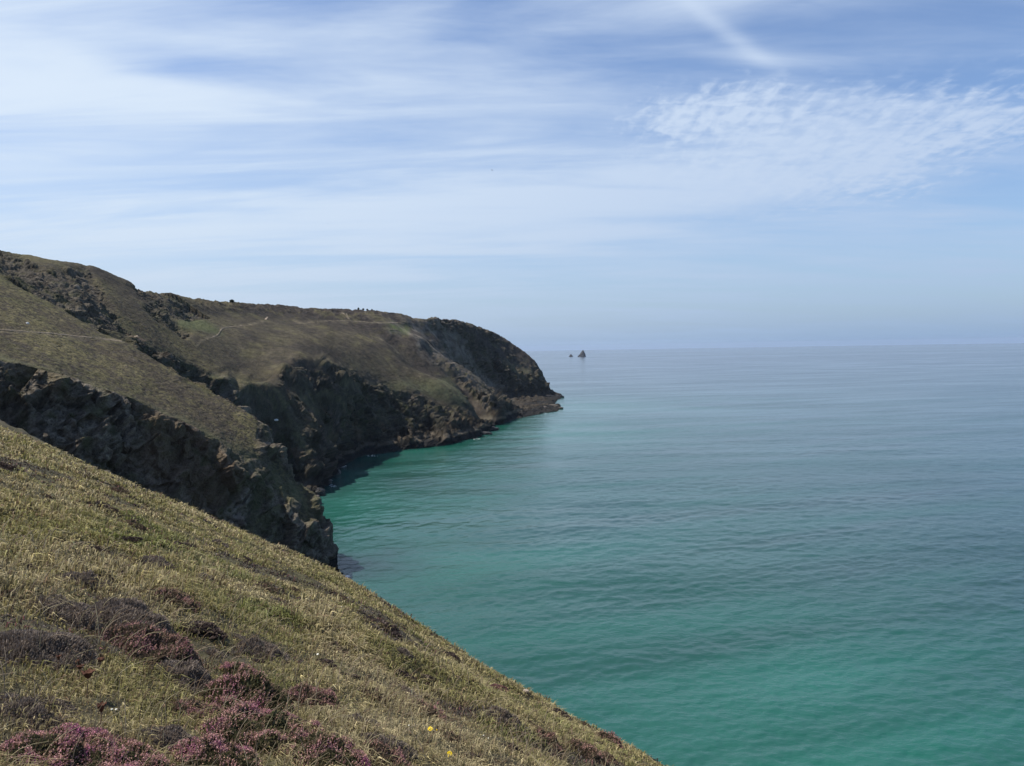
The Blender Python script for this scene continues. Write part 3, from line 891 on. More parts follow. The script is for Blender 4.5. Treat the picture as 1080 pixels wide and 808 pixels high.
# big cushions near the viewer: (px, py, width px, kind, n, height ratio, label)
NEAR = [
    (45, 806, 120, 'bloom', 9000, .42, 'row of bright magenta heather spikes in the bottom left corner'),
    (140, 812, 120, 'bloom', 9000, .40, 'magenta and rust heather cushion at the bottom edge below the brown seed heads'),
    (258, 742, 120, 'bloom', 9000, .42, 'wide pink and purple heather cushion below the large dead grey cushion'),
    (265, 778, 125, 'bloom', 9000, .45, 'pale pink heather cushion with dark green hollow, just above the bottom edge'),
    (342, 800, 100, 'bloom', 7000, .45, 'pale pink heather mound at the bottom edge right of centre of the grass slope'),
    (400, 800, 70, 'brown', 5000, .40, 'rusty brown heather mound beside the pale pink mound at the bottom edge'),
    (172, 780, 60, 'dead', 6000, .40, 'dark bare heather between the magenta row and the pale pink cushion'),
    (90, 796, 120, 'bloom', 9000, .36, 'rust and pink heather mat between the two magenta cushions at the bottom edge'),
    (225, 800, 100, 'bloom', 8000, .34, 'dusty pink heather mat at the bottom edge left of the pale pink cushion'),
    (300, 770, 90, 'bloom', 7000, .36, 'rusty pink heather mat joining the two pink cushions uphill of the bottom edge'),
    (205, 752, 80, 'brown', 6000, .34, 'rusty heather mat left of the wide pink and purple cushion'),
    (150, 688, 130, 'brown', 9000, .42, 'largest dark reddish brown heather cushion on the left of the slope'),
    (192, 718, 80, 'dead', 7000, .45, 'dead grey heather hummock at the lower right of the largest brown cushion'),
    (140, 655, 90, 'dead', 6000, .34, 'dead grey heather patch uphill of the largest brown cushion'),
    (40, 690, 130, 'dead', 8000, .34, 'broad flat dead grey heather mat at the left edge behind the seed heads'),
    (30, 752, 110, 'dead', 7000, .26, 'low dead heather tangle at the left edge above the magenta spikes'),
    (70, 648, 90, 'dead', 6000, .30, 'thin dead grey heather strip above the broad grey mat'),
    (330, 742, 75, 'brown', 6000, .40, 'brown green heather hummock with bleached grass standing in front of it'),
    (276, 690, 60, 'dead', 5000, .40, 'dark bare heather streak halfway down the slope'),
    (250, 708, 40, 'bloom', 2500, .35, 'small purple heather tuft just above the wide pink cushion'),
    (448, 755, 56, 'brown', 4000, .38, 'dark heather hummock directly above the upper yellow flower'),
    (380, 768, 62, 'dead', 4500, .36, 'grey brown heather hummock left of the upper yellow flower'),
    (408, 790, 80, 'dead', 5000, .30, 'pale grey dead heather left of the lower yellow flower'),
    (88, 616, 62, 'dead', 4000, .34, 'long dark heather hump high on the left of the slope'),
    (163, 596, 36, 'dead', 2500, .4, 'small black looking heather hump high on the slope'),
    (182, 634, 60, 'brown', 4000, .36, 'brown heather hump uphill of the dead grey patch'),
    (618, 796, 50, 'brown', 4000, .4, 'reddish brown heather hump near the lower right end of the slope'),
    (574, 782, 44, 'brown', 3500, .4, 'dark purple brown heather hump left of the lower right one'),
    (530, 758, 40, 'dead', 3000, .4, 'dark heather hump in the middle of the right part of the slope'),
    (641, 784, 30, 'brown', 2500, .55, 'dark heather hump standing on the seaward edge below the grey plant'),
    (581, 742, 26, 'red', 1800, .5, 'red pink heather hump on the seaward edge below the pale stone'),
    (526, 728, 20, 'red', 1200, .5, 'small crimson heather hump above the pale stone'),
]
seedn = 1
for px_, py_, wpx_, kind_, n_, hr_, lab_ in NEAR:
    hit = fg_hit(px_, min(py_, 806))
    if hit is None: continue
    x_, y_, z_ = hit
    r_ = math.hypot(x_, y_)
    if py_ > 806: y_ -= .12
    R_ = wpx_ * .5 * y_ / F
    fine = max(.0065, 1.0 * r_ / 800)
    seedn += 1
    nn_ = int(min(n_ * 1.6, 14000))
    o = make_clump('heather', kind_, seedn, nn_, fine / R_ * R_, R_, R_ * hr_ * 1.35, lab_, 'heather', None, .6 if kind_ == 'bloom' else .25)
    seat(o, x_, y_, random.uniform(-.5, .5), .02 + R_ * .05)

# smaller hummocks: prototypes copied over the slope
protos = []
GL = 'small dark heather hummocks dotted over the foreground grass slope'
LL = 'small dark brown heather hummock among the grass of the foreground slope'
for i_ in range(6):
    protos.append(make_clump('heather', ['dark', 'brown', 'dark', 'dark', 'dead', 'brown'][i_], 40 + i_, 900, .075, 1.0, .42, LL, 'heather', GL, 0))
SPOTS = [(12, 635, 40), (196, 578, 26), (215, 663, 34), (279, 620, 26), (337, 665, 22), (355, 686, 34), (407, 665, 34), (395, 655, 18), (478, 695, 18), (496, 712, 16), (422, 710, 26), (452, 719, 22),
         (426, 731, 28), (396, 735, 34), (541, 793, 30), (592, 756, 22), (615, 765, 14), (604, 774, 16), (24, 478, 16), (5, 496, 14), (54, 487, 12), (87, 495, 12), (137, 526, 14), (158, 538, 10), (111, 537, 28),
         (141, 556, 24), (9, 541, 20), (82, 554, 18), (84, 580, 16), (37, 556, 14), (130, 570, 12), (143, 569, 14), (190, 579, 16), (128, 587, 14), (48, 587, 18), (315, 767, 40), (476, 780, 26), (500, 745, 20),
         (560, 765, 18), (345, 700, 20), (365, 715, 22), (300, 700, 20), (320, 680, 18), (240, 640, 22), (235, 600, 14), (260, 590, 12), (300, 640, 14), (330, 630, 12), (380, 645, 12), (440, 690, 14), (460, 702, 14), (510, 722, 14),
         (30, 600, 24), (60, 570, 16), (110, 610, 18), (215, 610, 18), (5, 580, 16), (468, 757, 22), (640, 800, 22), (660, 800, 18), (585, 800, 22), (500, 800, 26), (310, 720, 16), (250, 672, 18), (225, 690, 22)]
r2 = random.Random(5)
for _ in range(170):
    SPOTS.append((r2.uniform(-60, 640), r2.uniform(470, 800), r2.uniform(8, 20)))
used = [False] * 6
for px_, py_, wpx_ in SPOTS:
    hit = fg_hit(px_, py_)
    if hit is None: continue
    x_, y_, z_ = hit
    if y_ > 75: continue
    i_ = r2.randrange(6)
    if not used[i_]: o = protos[i_]; used[i_] = True
    else: o = copy_thing(protos[i_])
    R_ = wpx_ * .5 * y_ / F
    seat(o, x_, y_, r2.uniform(-.6, .3), .02)
    o.scale = (R_ * 1.15, R_ * r2.uniform(.8, 1.6), R_ * r2.uniform(.8, 1.3))

# ------------------------------------------------------------------ flowers, seed heads, dry stems
mat_yellow = simple_mat('yellow_petals', (.85, .62, .01), .5, .12, 40, .1)
mat_stem = simple_mat('green_stem', (.09, .12, .04), .6, .2, 20, .1)
mat_seed = simple_mat('brown_seed_head', (.095, .040, .022), .85, .4, 60, .5)
mat_white = simple_mat('white_petals', (.72, .70, .60), .6, .15, 40, .1)
mat_dry = simple_mat('dry_stem', (.20, .13, .08), .8, .3, 30, .2)


def tube(pts, r, n=6):
    pts = np.array(pts, float); V = []; m = len(pts)
    for i, p in enumerate(pts):
        d = pts[min(i + 1, m - 1)] - pts[max(i - 1, 0)]; d /= np.linalg.norm(d) + 1e-9
        a = np.cross(d, [.3, .9, .1]); a /= np.linalg.norm(a); b = np.cross(d, a)
        rr = r[i] if hasattr(r, '__len__') else r
        for k in range(n):
            t = 2 * math.pi * k / n; V.append(p + rr * (math.cos(t) * a + math.sin(t) * b))
    f = [[i * n + k, i * n + (k + 1) % n, (i + 1) * n + (k + 1) % n, (i + 1) * n + k] for i in range(m - 1) for k in range(n)]
    return np.array(V), np.array(f)


def flower(px, py, size, label, group=None, bud=False, stem_h=.16, mat=None, name='yellow_flower', cat='flower', tilt=.35):
    """composite flower head: two whorls of strap petals round a domed centre, on a stem"""
    mat = mat or mat_yellow
    d = ray(px, py); hit = fg_hit(px, py + 4)
    x, y, z = hit
    y -= .05
    zc = H + d[2] / d[1] * y; x = d[0] / d[1] * y
    zg = float(fg_z(x, y))
    root = bpy.data.objects.new(name, None); COL.objects.link(root); root.location = (x, y, zg - .01)
    tag(root, label, cat, group)
    h = max(zc - zg + .01, .05)
    V, f = tube([(0, 0, 0), (.01, 0, h * .5), (0, 0, h)], .0022)
    mesh_obj('stem', V, f, mat_stem, parent=root)
    V = []; fc = []
    rot = Matrix.Rotation(tilt, 3, 'X')
    for ring, (rr, n, lift) in enumerate(((size, 18, .12), (size * .72, 14, .32))):
        if bud: rr *= .45; lift = 1.3
        for k in range(n):
            a = 2 * math.pi * (k + .5 * ring) / n; w = math.pi / n * .95
            pts = [(0, -.0), (.35, -w * .8), (.92, -w), (1.0, -.4 * w), (1.0, .4 * w), (.92, w), (.35, w * .8)]
            b0 = len(V)
            for q, (s, da) in enumerate(pts):
                p = Vector((s * rr * math.cos(a + da), s * rr * math.sin(a + da), s * rr * lift + .001 * ring)); p = rot @ p
                V.append((p.x, p.y, p.z + h))
            fc.append(list(range(b0, b0 + 7)))
    mesh_obj('petals', np.array(V), np.array(fc), mat, parent=root, smooth=False)
    V, f = [], []
    for i in range(5):
        for k in range(10):
            t = math.pi / 2 * i / 4; p = rot @ Vector((size * .25 * math.cos(t) * math.cos(k * .628), size * .25 * math.cos(t) * math.sin(k * .628), size * .08 + size * .14 * math.sin(t)))
            V.append((p.x, p.y, p.z + h))
    f = [[i * 10 + k, i * 10 + (k + 1) % 10, (i + 1) * 10 + (k + 1) % 10, (i + 1) * 10 + k] for i in range(4) for k in range(10)]
    mesh_obj('flower_centre', np.array(V), np.array(f), mat, parent=root)
    return root


flower(453.5, 769, .021, 'upper of the two large yellow flowers in the grass')
flower(460.5, 770.5, .012, 'tiny yellow bud just right of the upper yellow flower', bud=True)
flower(474, 795.5, .021, 'lower yellow flower near the bottom edge', tilt=.9)


def seed_head(px, py, wpx, hpx, label, shape='cup', lean=.15):
    d = ray(px, py + hpx * .5); hit = fg_hit(px, py + hpx * 2.2)
    x, y, z = hit; y -= .08
    d = ray(px, py); zc = H + d[2] / d[1] * y; x = d[0] / d[1] * y
    zg = float(fg_z(x, y)); w = wpx / F * y * .5; hh = hpx / F * y
    root = bpy.data.objects.new('seed_head', None); COL.objects.link(root); root.location = (x, y, zg - .01)
    tag(root, label, 'seed head', 'dead brown seed heads at the left')
    h = max(zc - zg, .03)
    V, f = tube([(-lean * .1, 0, 0), (-lean * .04, 0, h * .6), (0, 0, h)], .0028)
    mesh_obj('stem', V, f, mat_dry, parent=root)
    V, f = [], []
    n = 14
    prof = [(.10, 0), (.45, .25), (.62, .55), (.8, .82), (1.0, 1.0), (.85, .98), (.5, .75), (.0, .68)] if shape == 'cup' else [(.2, 0), (.8, .25), (1, .55), (.8, .85), (.3, 1), (.0, 1.0)]
    for i, (rr, zz_) in enumerate(prof):
        for k in range(n):
            jag = 1 + (.22 * math.sin(k * 2.4 + i) if i in (3, 4, 5) else .05 * math.sin(k * 3 + i))
            V.append((w * rr * jag * math.cos(2 * math.pi * k / n), w * rr * jag * math.sin(2 * math.pi * k / n), h + hh * zz_ * (1 + (.18 * math.sin(k * 3.7) if i == 4 else 0))))
    f = [[i * n + k, i * n + (k + 1) % n, (i + 1) * n + (k + 1) % n, (i + 1) * n + k] for i in range(len(prof) - 1) for k in range(n)]
    mesh_obj('seed_cup', np.array(V), np.array(f), mat_seed, parent=root)
    return root


seed_head(107, 775 - 26, 10, 9, 'reddish brown cup shaped seed head standing alone nearest the magenta heather')
seed_head(93, 714, 13, 8, 'widest dark brown flat topped seed head on the left')
seed_head(84.5, 705, 7, 5, 'small brown seed head just above and left of the widest one')
seed_head(82, 699, 4.5, 5, 'narrow brown seed head topmost of the three standing together', 'ball')
seed_head(62, 694.5, 5, 5, 'small dark seed head apart on the left over the grey heather')
seed_head(106, 696, 8, 4, 'orange brown seed head right of the three standing together', 'ball')

GW = 'tiny whitish flowers dotted over the grass slope'
for i_, (px_, py_) in enumerate([(118, 748.5), (122.5, 749), (15, 779.5), (510, 775.5), (515, 779), (431, 765), (47, 602.5), (29, 486), (32, 486.5), (39, 578), (186, 552), (360, 640), (280, 655), (335, 690), (230, 640)]):
    flower(px_, py_, .006 if py_ > 700 else .011, 'tiny whitish flower head in the grass of the slope', GW, mat=mat_white, name='white_flower')

# long bleached stalks and bent stems near the viewer: too many to count
def stalks(n, seed):
    g_ = np.random.default_rng(seed)
    Vs, Fs, Cs = [], [], []; off = 0
    for _ in range(n):
        az = g_.uniform(A0, math.radians(12)); r = math.exp(g_.uniform(math.log(2.2), math.log(11)))
        x, y = r * math.sin(az), r * math.cos(az)
        z = float(fg_z(x, y)); ln = g_.uniform(.12, .34); a = g_.normal(.2, 1.1); b = g_.uniform(.3, 1.1)
        pts = []
        for t in np.linspace(0, 1, 6):
            pts.append((x + math.cos(a) * ln * .8 * b * t * t, y + math.sin(a) * ln * .8 * b * t * t, z + ln * (t - .55 * b * t * t)))
        w = max(.0014, .00042 * r * 1.3)
        V, f = tube(pts, [w, w, w * .9, w * .8, w * .6, w * .4], 3)
        Vs.append(V); Fs.append(f + off); off += len(V)
        c = np.array([(.36, .31, .19), (.30, .24, .17), (.20, .14, .09)][g_.integers(3)]) * g_.uniform(.7, 1.2)
        Cs.append(np.tile(c, (len(V), 1)))
    o = mesh_obj('dry_grass_stalks', np.concatenate(Vs), np.concatenate(Fs), mat_grass, np.concatenate(Cs))
    tag(o, kind='stuff')


stalks(2600, 5)

# ------------------------------------------------------------------ rocks
mat_stone = simple_mat('pale_lichened_stone', (.36, .29, .23), .85, .35, 14, .6)
mat_whiterock = simple_mat('white_quartz_rock', (.62, .60, .56), .8, .2, 5, .5)
mat_tide = simple_mat('wet_black_rock', (.030, .028, .026), .5, .4, .6, .8)
mat_brownrock = simple_mat('brown_sea_rock', (.10, .085, .07), .8, .4, .5, .9)
mat_stack = simple_mat('dark_sea_stack_rock', (.055, .052, .050), .9, .35, .08, .9)


def rock_obj(name, loc, size, mat, label, cat='rock', group=None, seed=0, sub=4, spike=0.0):
    import bmesh
    bm = bmesh.new(); bmesh.ops.create_icosphere(bm, subdivisions=sub, radius=1)
    V = np.array([v.co[:] for v in bm.verts])
    d = .30 * fbm(V[:, 0], V[:, 1], V[:, 2], .9, 4, ridge=True, off=seed * 3.3) + .10 * perlin(V[:, 0] * 5, V[:, 1] * 5, V[:, 2] * 5 + seed)
    V = V * (1 + d)[:, None]
    # facet
    V = V * .8 + .2 * np.sign(V) * np.abs(V) ** .5
    for v, c in zip(bm.verts, V): v.co = c * np.array(size)
    me = bpy.data.meshes.new(name); bm.to_mesh(me); bm.free()
    for p in me.polygons: p.use_smooth = False
    me.materials.append(mat)
    o = bpy.data.objects.new(name, me); COL.objects.link(o); o.location = loc
    return tag(o, label, cat, group)


p = fg_hit(552, 731)
if p:
    y_ = p[1]; d = ray(554.5, 729); x_ = d[0] / d[1] * y_
    rock_obj('stone', (x_, y_, H + d[2] / d[1] * y_), (.07, .055, .04), mat_stone, 'pale square stone sticking up on the seaward edge of the slope', seed=3)
for k_, (px_, py_, w_, lab) in enumerate([(604, 752, 7, 'small grey lichened stone on the seaward edge between two heather humps')]):
    p = fg_hit(px_ - 4, py_ + 4)
    if p:
        y_ = p[1]; d = ray(px_, py_); x_ = d[0] / d[1] * y_; s_ = w_ / F * y_ * .6
        rock_obj('stone', (x_, y_, H + d[2] / d[1] * y_), (s_, s_, s_ * .7), mat_stone, lab, seed=8)
p = ground_under(29, 341.5, 230)
if p is not None:
    rock_obj('rock', tuple(p), (.45, .4, .4), mat_whiterock, 'single white rock lying on the grass above the path on the near headland', seed=11, sub=3)
p = ground_under(286, 443, 330)
if p is not None:
    rock_obj('rock', tuple(p), (1.1, .9, .5), mat_whiterock, 'white rock high on the dark cliff behind the near headland', seed=12, sub=3)

# shore rocks off the far headland and at the cliff feet
def at_sea(px, py):
    a, r, z = atw(px, py); return r * math.sin(a), r * math.cos(a)


SH = [(587, 419.3, 9.5, 3, 3.2, 'outermost flat black rock reaching out from the far point', mat_tide),
      (578, 420, 7, 3, 4.5, 'black rock at the foot of the far point', mat_tide),
      (591, 431.0, 3.0, 2, 1.8, 'low brown rock at the seaward end of the rock platform', mat_brownrock),
      (582, 430, 7.5, 4, 3.6, 'largest brown rock on the platform off the far headland', mat_brownrock),
      (572, 431.5, 6.5, 4, 3.2, 'brown rock in the middle of the platform off the far headland', mat_brownrock),
      (562, 434, 5.5, 4, 3.2, 'dark brown rock where the platform meets the cliff foot', mat_brownrock),
      (518, 453.8, 6.0, 3.5, 3.0, 'black rock at the tip of the middle headland', mat_tide),
      (511, 458.5, 5.5, 3, 2.4, 'black rock in the water beside the tip of the middle headland', mat_tide),
      (352, 500, 3.4, 3, 3.0, 'black rock at the head of the cove', mat_tide),
      (343, 510, 3.0, 3, 2.4, 'black rock below the ledge in the cove behind the near headland', mat_tide),
      (336, 523, 2.8, 2.5, 3.6, 'black rock nearest the right end of the near headland', mat_tide),
      (331, 532, 3.0, 2.5, 4.2, 'greenish black rock pressed against the back of the near headland', mat_brownrock)]
for k_, (px_, py_, a_, b_, c_, lab, mt_) in enumerate(SH):
    x_, y_ = at_sea(px_, py_)
    rock_obj('shore_rock', (x_, y_, c_ * .25), (a_, b_, c_ * .75), mt_, lab, seed=20 + k_, sub=4)


def sea_stack(px, py, w, h, label, prof, seed):
    """tall rock in the open sea, lofted from its own section radii"""
    d = ray(px, py); a = math.atan2(d[0], d[1]); dep = -d[2] / math.hypot(d[0], d[1])
    r = (dep * RE - math.sqrt(max((dep * RE) ** 2 - 2 * RE * H, 0)))
    z0 = -r * r / (2 * RE)
    x, y = r * math.sin(a), r * math.cos(a)
    n = 48; V = []; levels = np.linspace(0, 1, 40)
    for q in levels:
        lft = np.interp(q, [p_[0] for p_ in prof], [p_[1] for p_ in prof]) * w; rgt = np.interp(q, [p_[0] for p_ in prof], [p_[2] for p_ in prof]) * w
        cx_, hw = (lft + rgt) / 2, (rgt - lft) / 2
        for k in range(n):
            t = 2 * math.pi * k / n
            j = 1 + .22 * float(perlin(math.cos(t) * 1.7, math.sin(t) * 1.7 + seed, q * 5)) + .1 * float(perlin(math.cos(t) * 5, math.sin(t) * 5 + seed, q * 14))
            V.append((cx_ + hw * math.cos(t) * j, (hw * .7 + 4) * math.sin(t) * j, q * h - 3))
    f = [[i * n + k, i * n + (k + 1) % n, (i + 1) * n + (k + 1) % n, (i + 1) * n + k] for i in range(39) for k in range(n)]
    o = mesh_obj('sea_stack', np.array(V), np.array(f), mat_stack, smooth=False)
    o.location = (x, y, z0); o.rotation_euler = (0, 0, -a)
    tag(o, label, 'sea stack')
    print('stack r', r)
    return o


sea_stack(613.8, 376.2, 60, 50, 'taller pointed sea stack on the horizon', [(0, -.55, .48), (.25, -.42, .42), (.4, -.30, .38), (.7, -.10, .30), (.93, .02, .22), (1, .08, .15)], 1)
sea_stack(602.2, 376.2, 60, 22, 'smaller low sea stack left of the taller one on the horizon', [(0, -.26, .26), (.4, -.22, .22), (.75, -.12, .10), (1, -.03, .03)], 5)

# bushes on the skyline
mat_bush = leaf_mat('bush_leaves', .2, .8)
def bush(px, py, w, h, label, rmin):
    d = ray(px, py); a = math.atan2(d[0], d[1]); j = int(round((a - AZ0) / (AZ1 - AZ0) * (NA - 1)))
    el = (Z1[:, j] - H) / LR[:, j]; i = int(np.argmax(el))
    g_ = np.random.default_rng(int(px)); n = 900
    q = g_.normal(size=(n, 3)); q /= np.linalg.norm(q, axis=1)[:, None]; q *= (g_.random(n) ** .35)[:, None]
    cen = q * np.array([w, w, h * .6]) + np.array([0, 0, h * .45]); cen[:, 0] *= 1 - .3 * cen[:, 2] / h
    d1 = g_.normal(size=(n, 3)) * w * .07; d2 = g_.normal(size=(n, 3)) * w * .07
    V, f = quad_cloud(cen, d1, d2)
    root = bpy.data.objects.new('bush', None); COL.objects.link(root); root.location = (X1[i, j], Y1[i, j], Z1[i, j])
    tag(root, label, 'bush', 'wind clipped bushes on the skyline')
    mesh_obj('crown', V, f, mat_bush, np.tile(C3(.04, .045, .022), (len(V), 1)), False, root)
    V, f = tube([(0, 0, -.3), (.1, 0, h * .3), (-.05, 0, h * .7)], [w * .08, w * .06, w * .03])
    mesh_obj('stem', V, f, mat_dry, parent=root)


bush(378, 325, 1.1, 1.7, 'leftmost and tallest of the small dark bushes on the far skyline', 500)
bush(383, 326, 1.3, 1.2, 'second small dark bush from the left on the far skyline', 500)
bush(387, 326, 1.1, 1.3, 'pointed third dark bush from the left on the far skyline', 500)
bush(392, 327, .9, 1.1, 'rightmost and lowest of the dark bushes on the far skyline', 500)
bush(244.5, 320, 1.9, 1.5, 'round dark bush where the near hill meets the far plateau', 400)

# ------------------------------------------------------------------ birds
mat_bird = simple_mat('bird_plumage', (.05, .05, .055), .8, .2, 6, .1)


def gull(px, py, dist, span, label, flap, yaw):
    d = ray(px, py); d = d / np.linalg.norm(d); p = EYE + d * dist
    root = bpy.data.objects.new('bird', None); COL.objects.link(root); root.location = tuple(p); root.rotation_euler = (0, 0, yaw)
    tag(root, label, 'bird', 'birds gliding over the headland')
    b = []
    L0 = span * .42
    n = 8
    prof = [(-.5, .01), (-.42, .05), (-.2, .12), (.1, .15), (.3, .11), (.4, .085), (.46, .06), (.52, .012)]
    V = [(yy_ * 0 + rr * L0 * math.cos(k * math.pi / 4), q * L0, rr * L0 * .9 * math.sin(k * math.pi / 4)) for q, rr in prof for k in range(n) for yy_ in (0,)]
    f = [[i * n + k, i * n + (k + 1) % n, (i + 1) * n + (k + 1) % n, (i + 1) * n + k] for i in range(len(prof) - 1) for k in range(n)]
    mesh_obj('body', np.array(V), np.array(f), mat_bird, parent=root)
    for s in (-1, 1):
        V = []
        for t, c0, c1, zz_ in ((0, .18, -.12, 0), (.3, .22, -.08, .16), (.6, .16, -.10, .17), (.85, .05, -.12, .10), (1.0, -.08, -.12, .04)):
            for cc in (c0, (c0 + c1) / 2, c1):
                for th in (.012, -.012):
                    V.append((s * t * span * .5, cc * span * .6, zz_ * span * flap + th * span * (1 - t * .7) * (1 if cc != c1 else .3)))
        V = np.array(V).reshape(5, 3, 2, 3)
        ring = np.concatenate([V[:, :, 0], V[:, ::-1, 1]], 1)
        m = 6; f = [[i * m + k, i * m + (k + 1) % m, (i + 1) * m + (k + 1) % m, (i + 1) * m + k] for i in range(4) for k in range(m)]
        mesh_obj('wing', ring.reshape(-1, 3), np.array(f), mat_bird, parent=root)
    V = np.array([(-.05, -.4, 0), (.05, -.4, 0), (.11, -.72, 0), (-.11, -.72, 0), (-.05, -.4, .02), (.05, -.4, .02), (.1, -.72, .012), (-.1, -.72, .012)]) * L0
    mesh_obj('tail', V, np.array([[0, 1, 2, 3], [4, 5, 6, 7], [0, 1, 5, 4], [1, 2, 6, 5], [2, 3, 7, 6], [3, 0, 4, 7]]), mat_bird, parent=root)


gull(519, 179.5, 330, 1.3, 'larger dark bird high over the sea near the middle of the sky', .8, 1.2)
gull(345.5, 236, 480, 1.1, 'fainter small bird low over the headland skyline', .6, .6)

# ------------------------------------------------------------------ sea
NAs = 1180
azz = np.linspace(math.radians(-42), math.radians(44), NAs)
# rows evenly spaced in view angle
dep = np.concatenate([np.geomspace(.85, .0135, 900), np.geomspace(.0133, .00436, 260)])
rr_ = []
for q in dep:
    v = (q * RE) ** 2 - 2 * RE * H
    rr_.append(q * RE - math.sqrt(v) if v > 0 else math.sqrt(2 * RE * H))
rr_ = np.array(rr_); rr_ = np.unique(rr_); rr_ = np.concatenate([rr_, np.linspace(33000, 52000, 20)])
SR, SA = np.meshgrid(rr_, azz, indexing='ij')
SXx = SR * np.sin(SA); SYy = SR * np.cos(SA)
base = -SR ** 2 / (2 * RE)
wth = .35  # swell runs toward the shore
wx = SXx * math.cos(wth) + SYy * math.sin(wth); wy = -SXx * math.sin(wth) + SYy * math.cos(wth)
warp = 6 * perlin(SXx / 60, SYy / 60, .3)
fade1 = 1 - sstep(250, 700, SR)
fade2 = 1 - sstep(600, 2600, SR)
wave = .155 * perlin(wx / 3.4, (wy + warp * .2) / 2.0, 2.2) * fade1 + .21 * perlin(wx / 8.5, (wy + warp * .3) / 4.8, 5.2) * (1 - sstep(400, 1200, SR)) \
    + .07 * perlin(SXx / 1.3, SYy / 1.0, 9.2) * (1 - sstep(150, 380, SR)) + .42 * perlin(SXx / 110, (SYy + warp) / 22, 12.2) * fade2
calm = sstep(.0, .5, perlin(SXx / 160, SYy / 110, 30.2))
wave = wave * (1 - .35 * calm)
SZz = base + wave
# distance to shore (coarse) gives the shallow turquoise water
WL = [at_sea(*q) for q in [(521, 452.5), (500, 462), (470, 469), (430, 474), (400, 478), (372, 484), (352, 500), (337, 520)]]
WL = [at_sea(592, 430), at_sea(560, 436.5), at_sea(523, 449)] + WL + [(r * math.sin(a), r * math.cos(a)) for a, r, z in (atz(300, 0, 380), atz(357, 0, 246), atz(300, 0, 236), atz(0, 0, 185), atz(-100, 0, 150))]
WL += [(-60, 90), (0, 85), (60, 60), (90, 20)]
dsh = linedist(SXx, SYy, WL)
body = lerp(np.broadcast_to(C3(.020, .040, .048), SXx.shape + (3,)), C3(.010, .074, .054), np.exp(-np.maximum(dsh - 40, 0) / 230) * (.9 + .3 * perlin(SXx / 120, SYy / 120, 40.2)).clip(0, 1))
body = lerp(body, C3(.032, .105, .090), np.exp(-(dsh / 60) ** 2) * np.clip(.5 + 1.2 * fbm(SXx, SYy, 0, 60, 3, off=95), 0, 1))
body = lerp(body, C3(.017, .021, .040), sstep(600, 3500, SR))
# patches of sandy and weedy bottom
body = body * (1 + .35 * fbm(SXx, SYy * 1.2, 0, 140, 3, off=96) * (1 - sstep(900, 2500, SR)))[..., None]
# weed covered bottom patches in the cove
SPX, SPY = proj(SXx, SYy, base)
for (cx_, cy_, sx_, sy_, am) in [(400, 598, 45, 22, .75), (350, 600, 30, 14, .5), (365, 492, 40, 7, .7), (345, 512, 20, 14, .6), (440, 508, 40, 8, .35), (345, 585, 14, 26, .45), (900, 620, 90, 20, .25)]:
    e = np.exp(-((SPX - cx_) / sx_) ** 2 - ((SPY - cy_) / sy_) ** 2) * np.clip(.8 + .9 * fbm(SXx, SYy, 0, 25, 3, off=97), 0, 1)
    body = lerp(body, C3(.032, .045, .055), e * am)
for (cx_, cy_, sx_, sy_, am) in [(450, 470, 60, 9, .8), (375, 540, 40, 22, .6), (560, 690, 140, 45, .35)]:
    e = np.exp(-((SPX - cx_) / sx_) ** 2 - ((SPY - cy_) / sy_) ** 2)
    body = lerp(body, C3(.010, .085, .060), e * am)
bands = perlin(wx / 190 + 4, wy / 26, 51.2) + .6 * perlin(wx / 70, wy / 11, 54.2) * (1 - sstep(700, 1500, SR)) + .6 * perlin(wx / 600, wy / 90, 57.2) * sstep(700, 1500, SR)
body = body * (1 + .28 * np.clip(bands, -1, 1) * (1 - sstep(4000, 12000, SR)))[..., None]  # light and dark of the swell painted into the water colour
slick = np.clip(.5 + .5 * bands + .9 * fbm(SXx / 3.2, SYy, 0, 90, 4, off=98, gain=.6) * (1 - sstep(3000, 9000, SR)) + .5 * fbm(SXx / 4, SYy, 0, 700, 3, off=99) * sstep(1200, 4000, SR), 0, 1)

m, nt, bs, out = new_mat('sea_water')
at1 = N(nt, 'ShaderNodeAttribute', attribute_name='col'); at2 = N(nt, 'ShaderNodeAttribute', attribute_name='slick')
tc = N(nt, 'ShaderNodeTexCoord')
mp = N(nt, 'ShaderNodeMapping', inp={'Vector': tc.outputs['Object'], 'Rotation': (0, 0, .35), 'Scale': (.6, 1, 1)})
n1 = N(nt, 'ShaderNodeTexNoise', inp={'Vector': mp.outputs[0], 'Scale': .9, 'Detail': 5.0, 'Roughness': .6})
mp2 = N(nt, 'ShaderNodeMapping', inp={'Vector': tc.outputs['Object'], 'Rotation': (0, 0, -.2), 'Scale': (.5, 1, 1)})
n2 = N(nt, 'ShaderNodeTexNoise', inp={'Vector': mp2.outputs[0], 'Scale': .16, 'Detail': 5.0, 'Roughness': .6})
hsum = M(nt, 'ADD', M(nt, 'MULTIPLY', n1.outputs[0], .16), M(nt, 'MULTIPLY', n2.outputs[0], .5))
stg = M(nt, 'MULTIPLY_ADD', at2.outputs['Fac'], .8, .35)
bp = N(nt, 'ShaderNodeBump', inp={'Height': hsum, 'Strength': stg, 'Distance': 1.0})
nt.links.new(bp.outputs[0], bs.inputs['Normal'])
nt.links.new(at1.outputs['Color'], bs.inputs['Base Color'])
rg = M(nt, 'MULTIPLY_ADD', at2.outputs['Fac'], .10, .07)
nt.links.new(rg, bs.inputs['Roughness']); bs.inputs['IOR'].default_value = 1.333
body = body * np.array([.92, 1.02, .98])
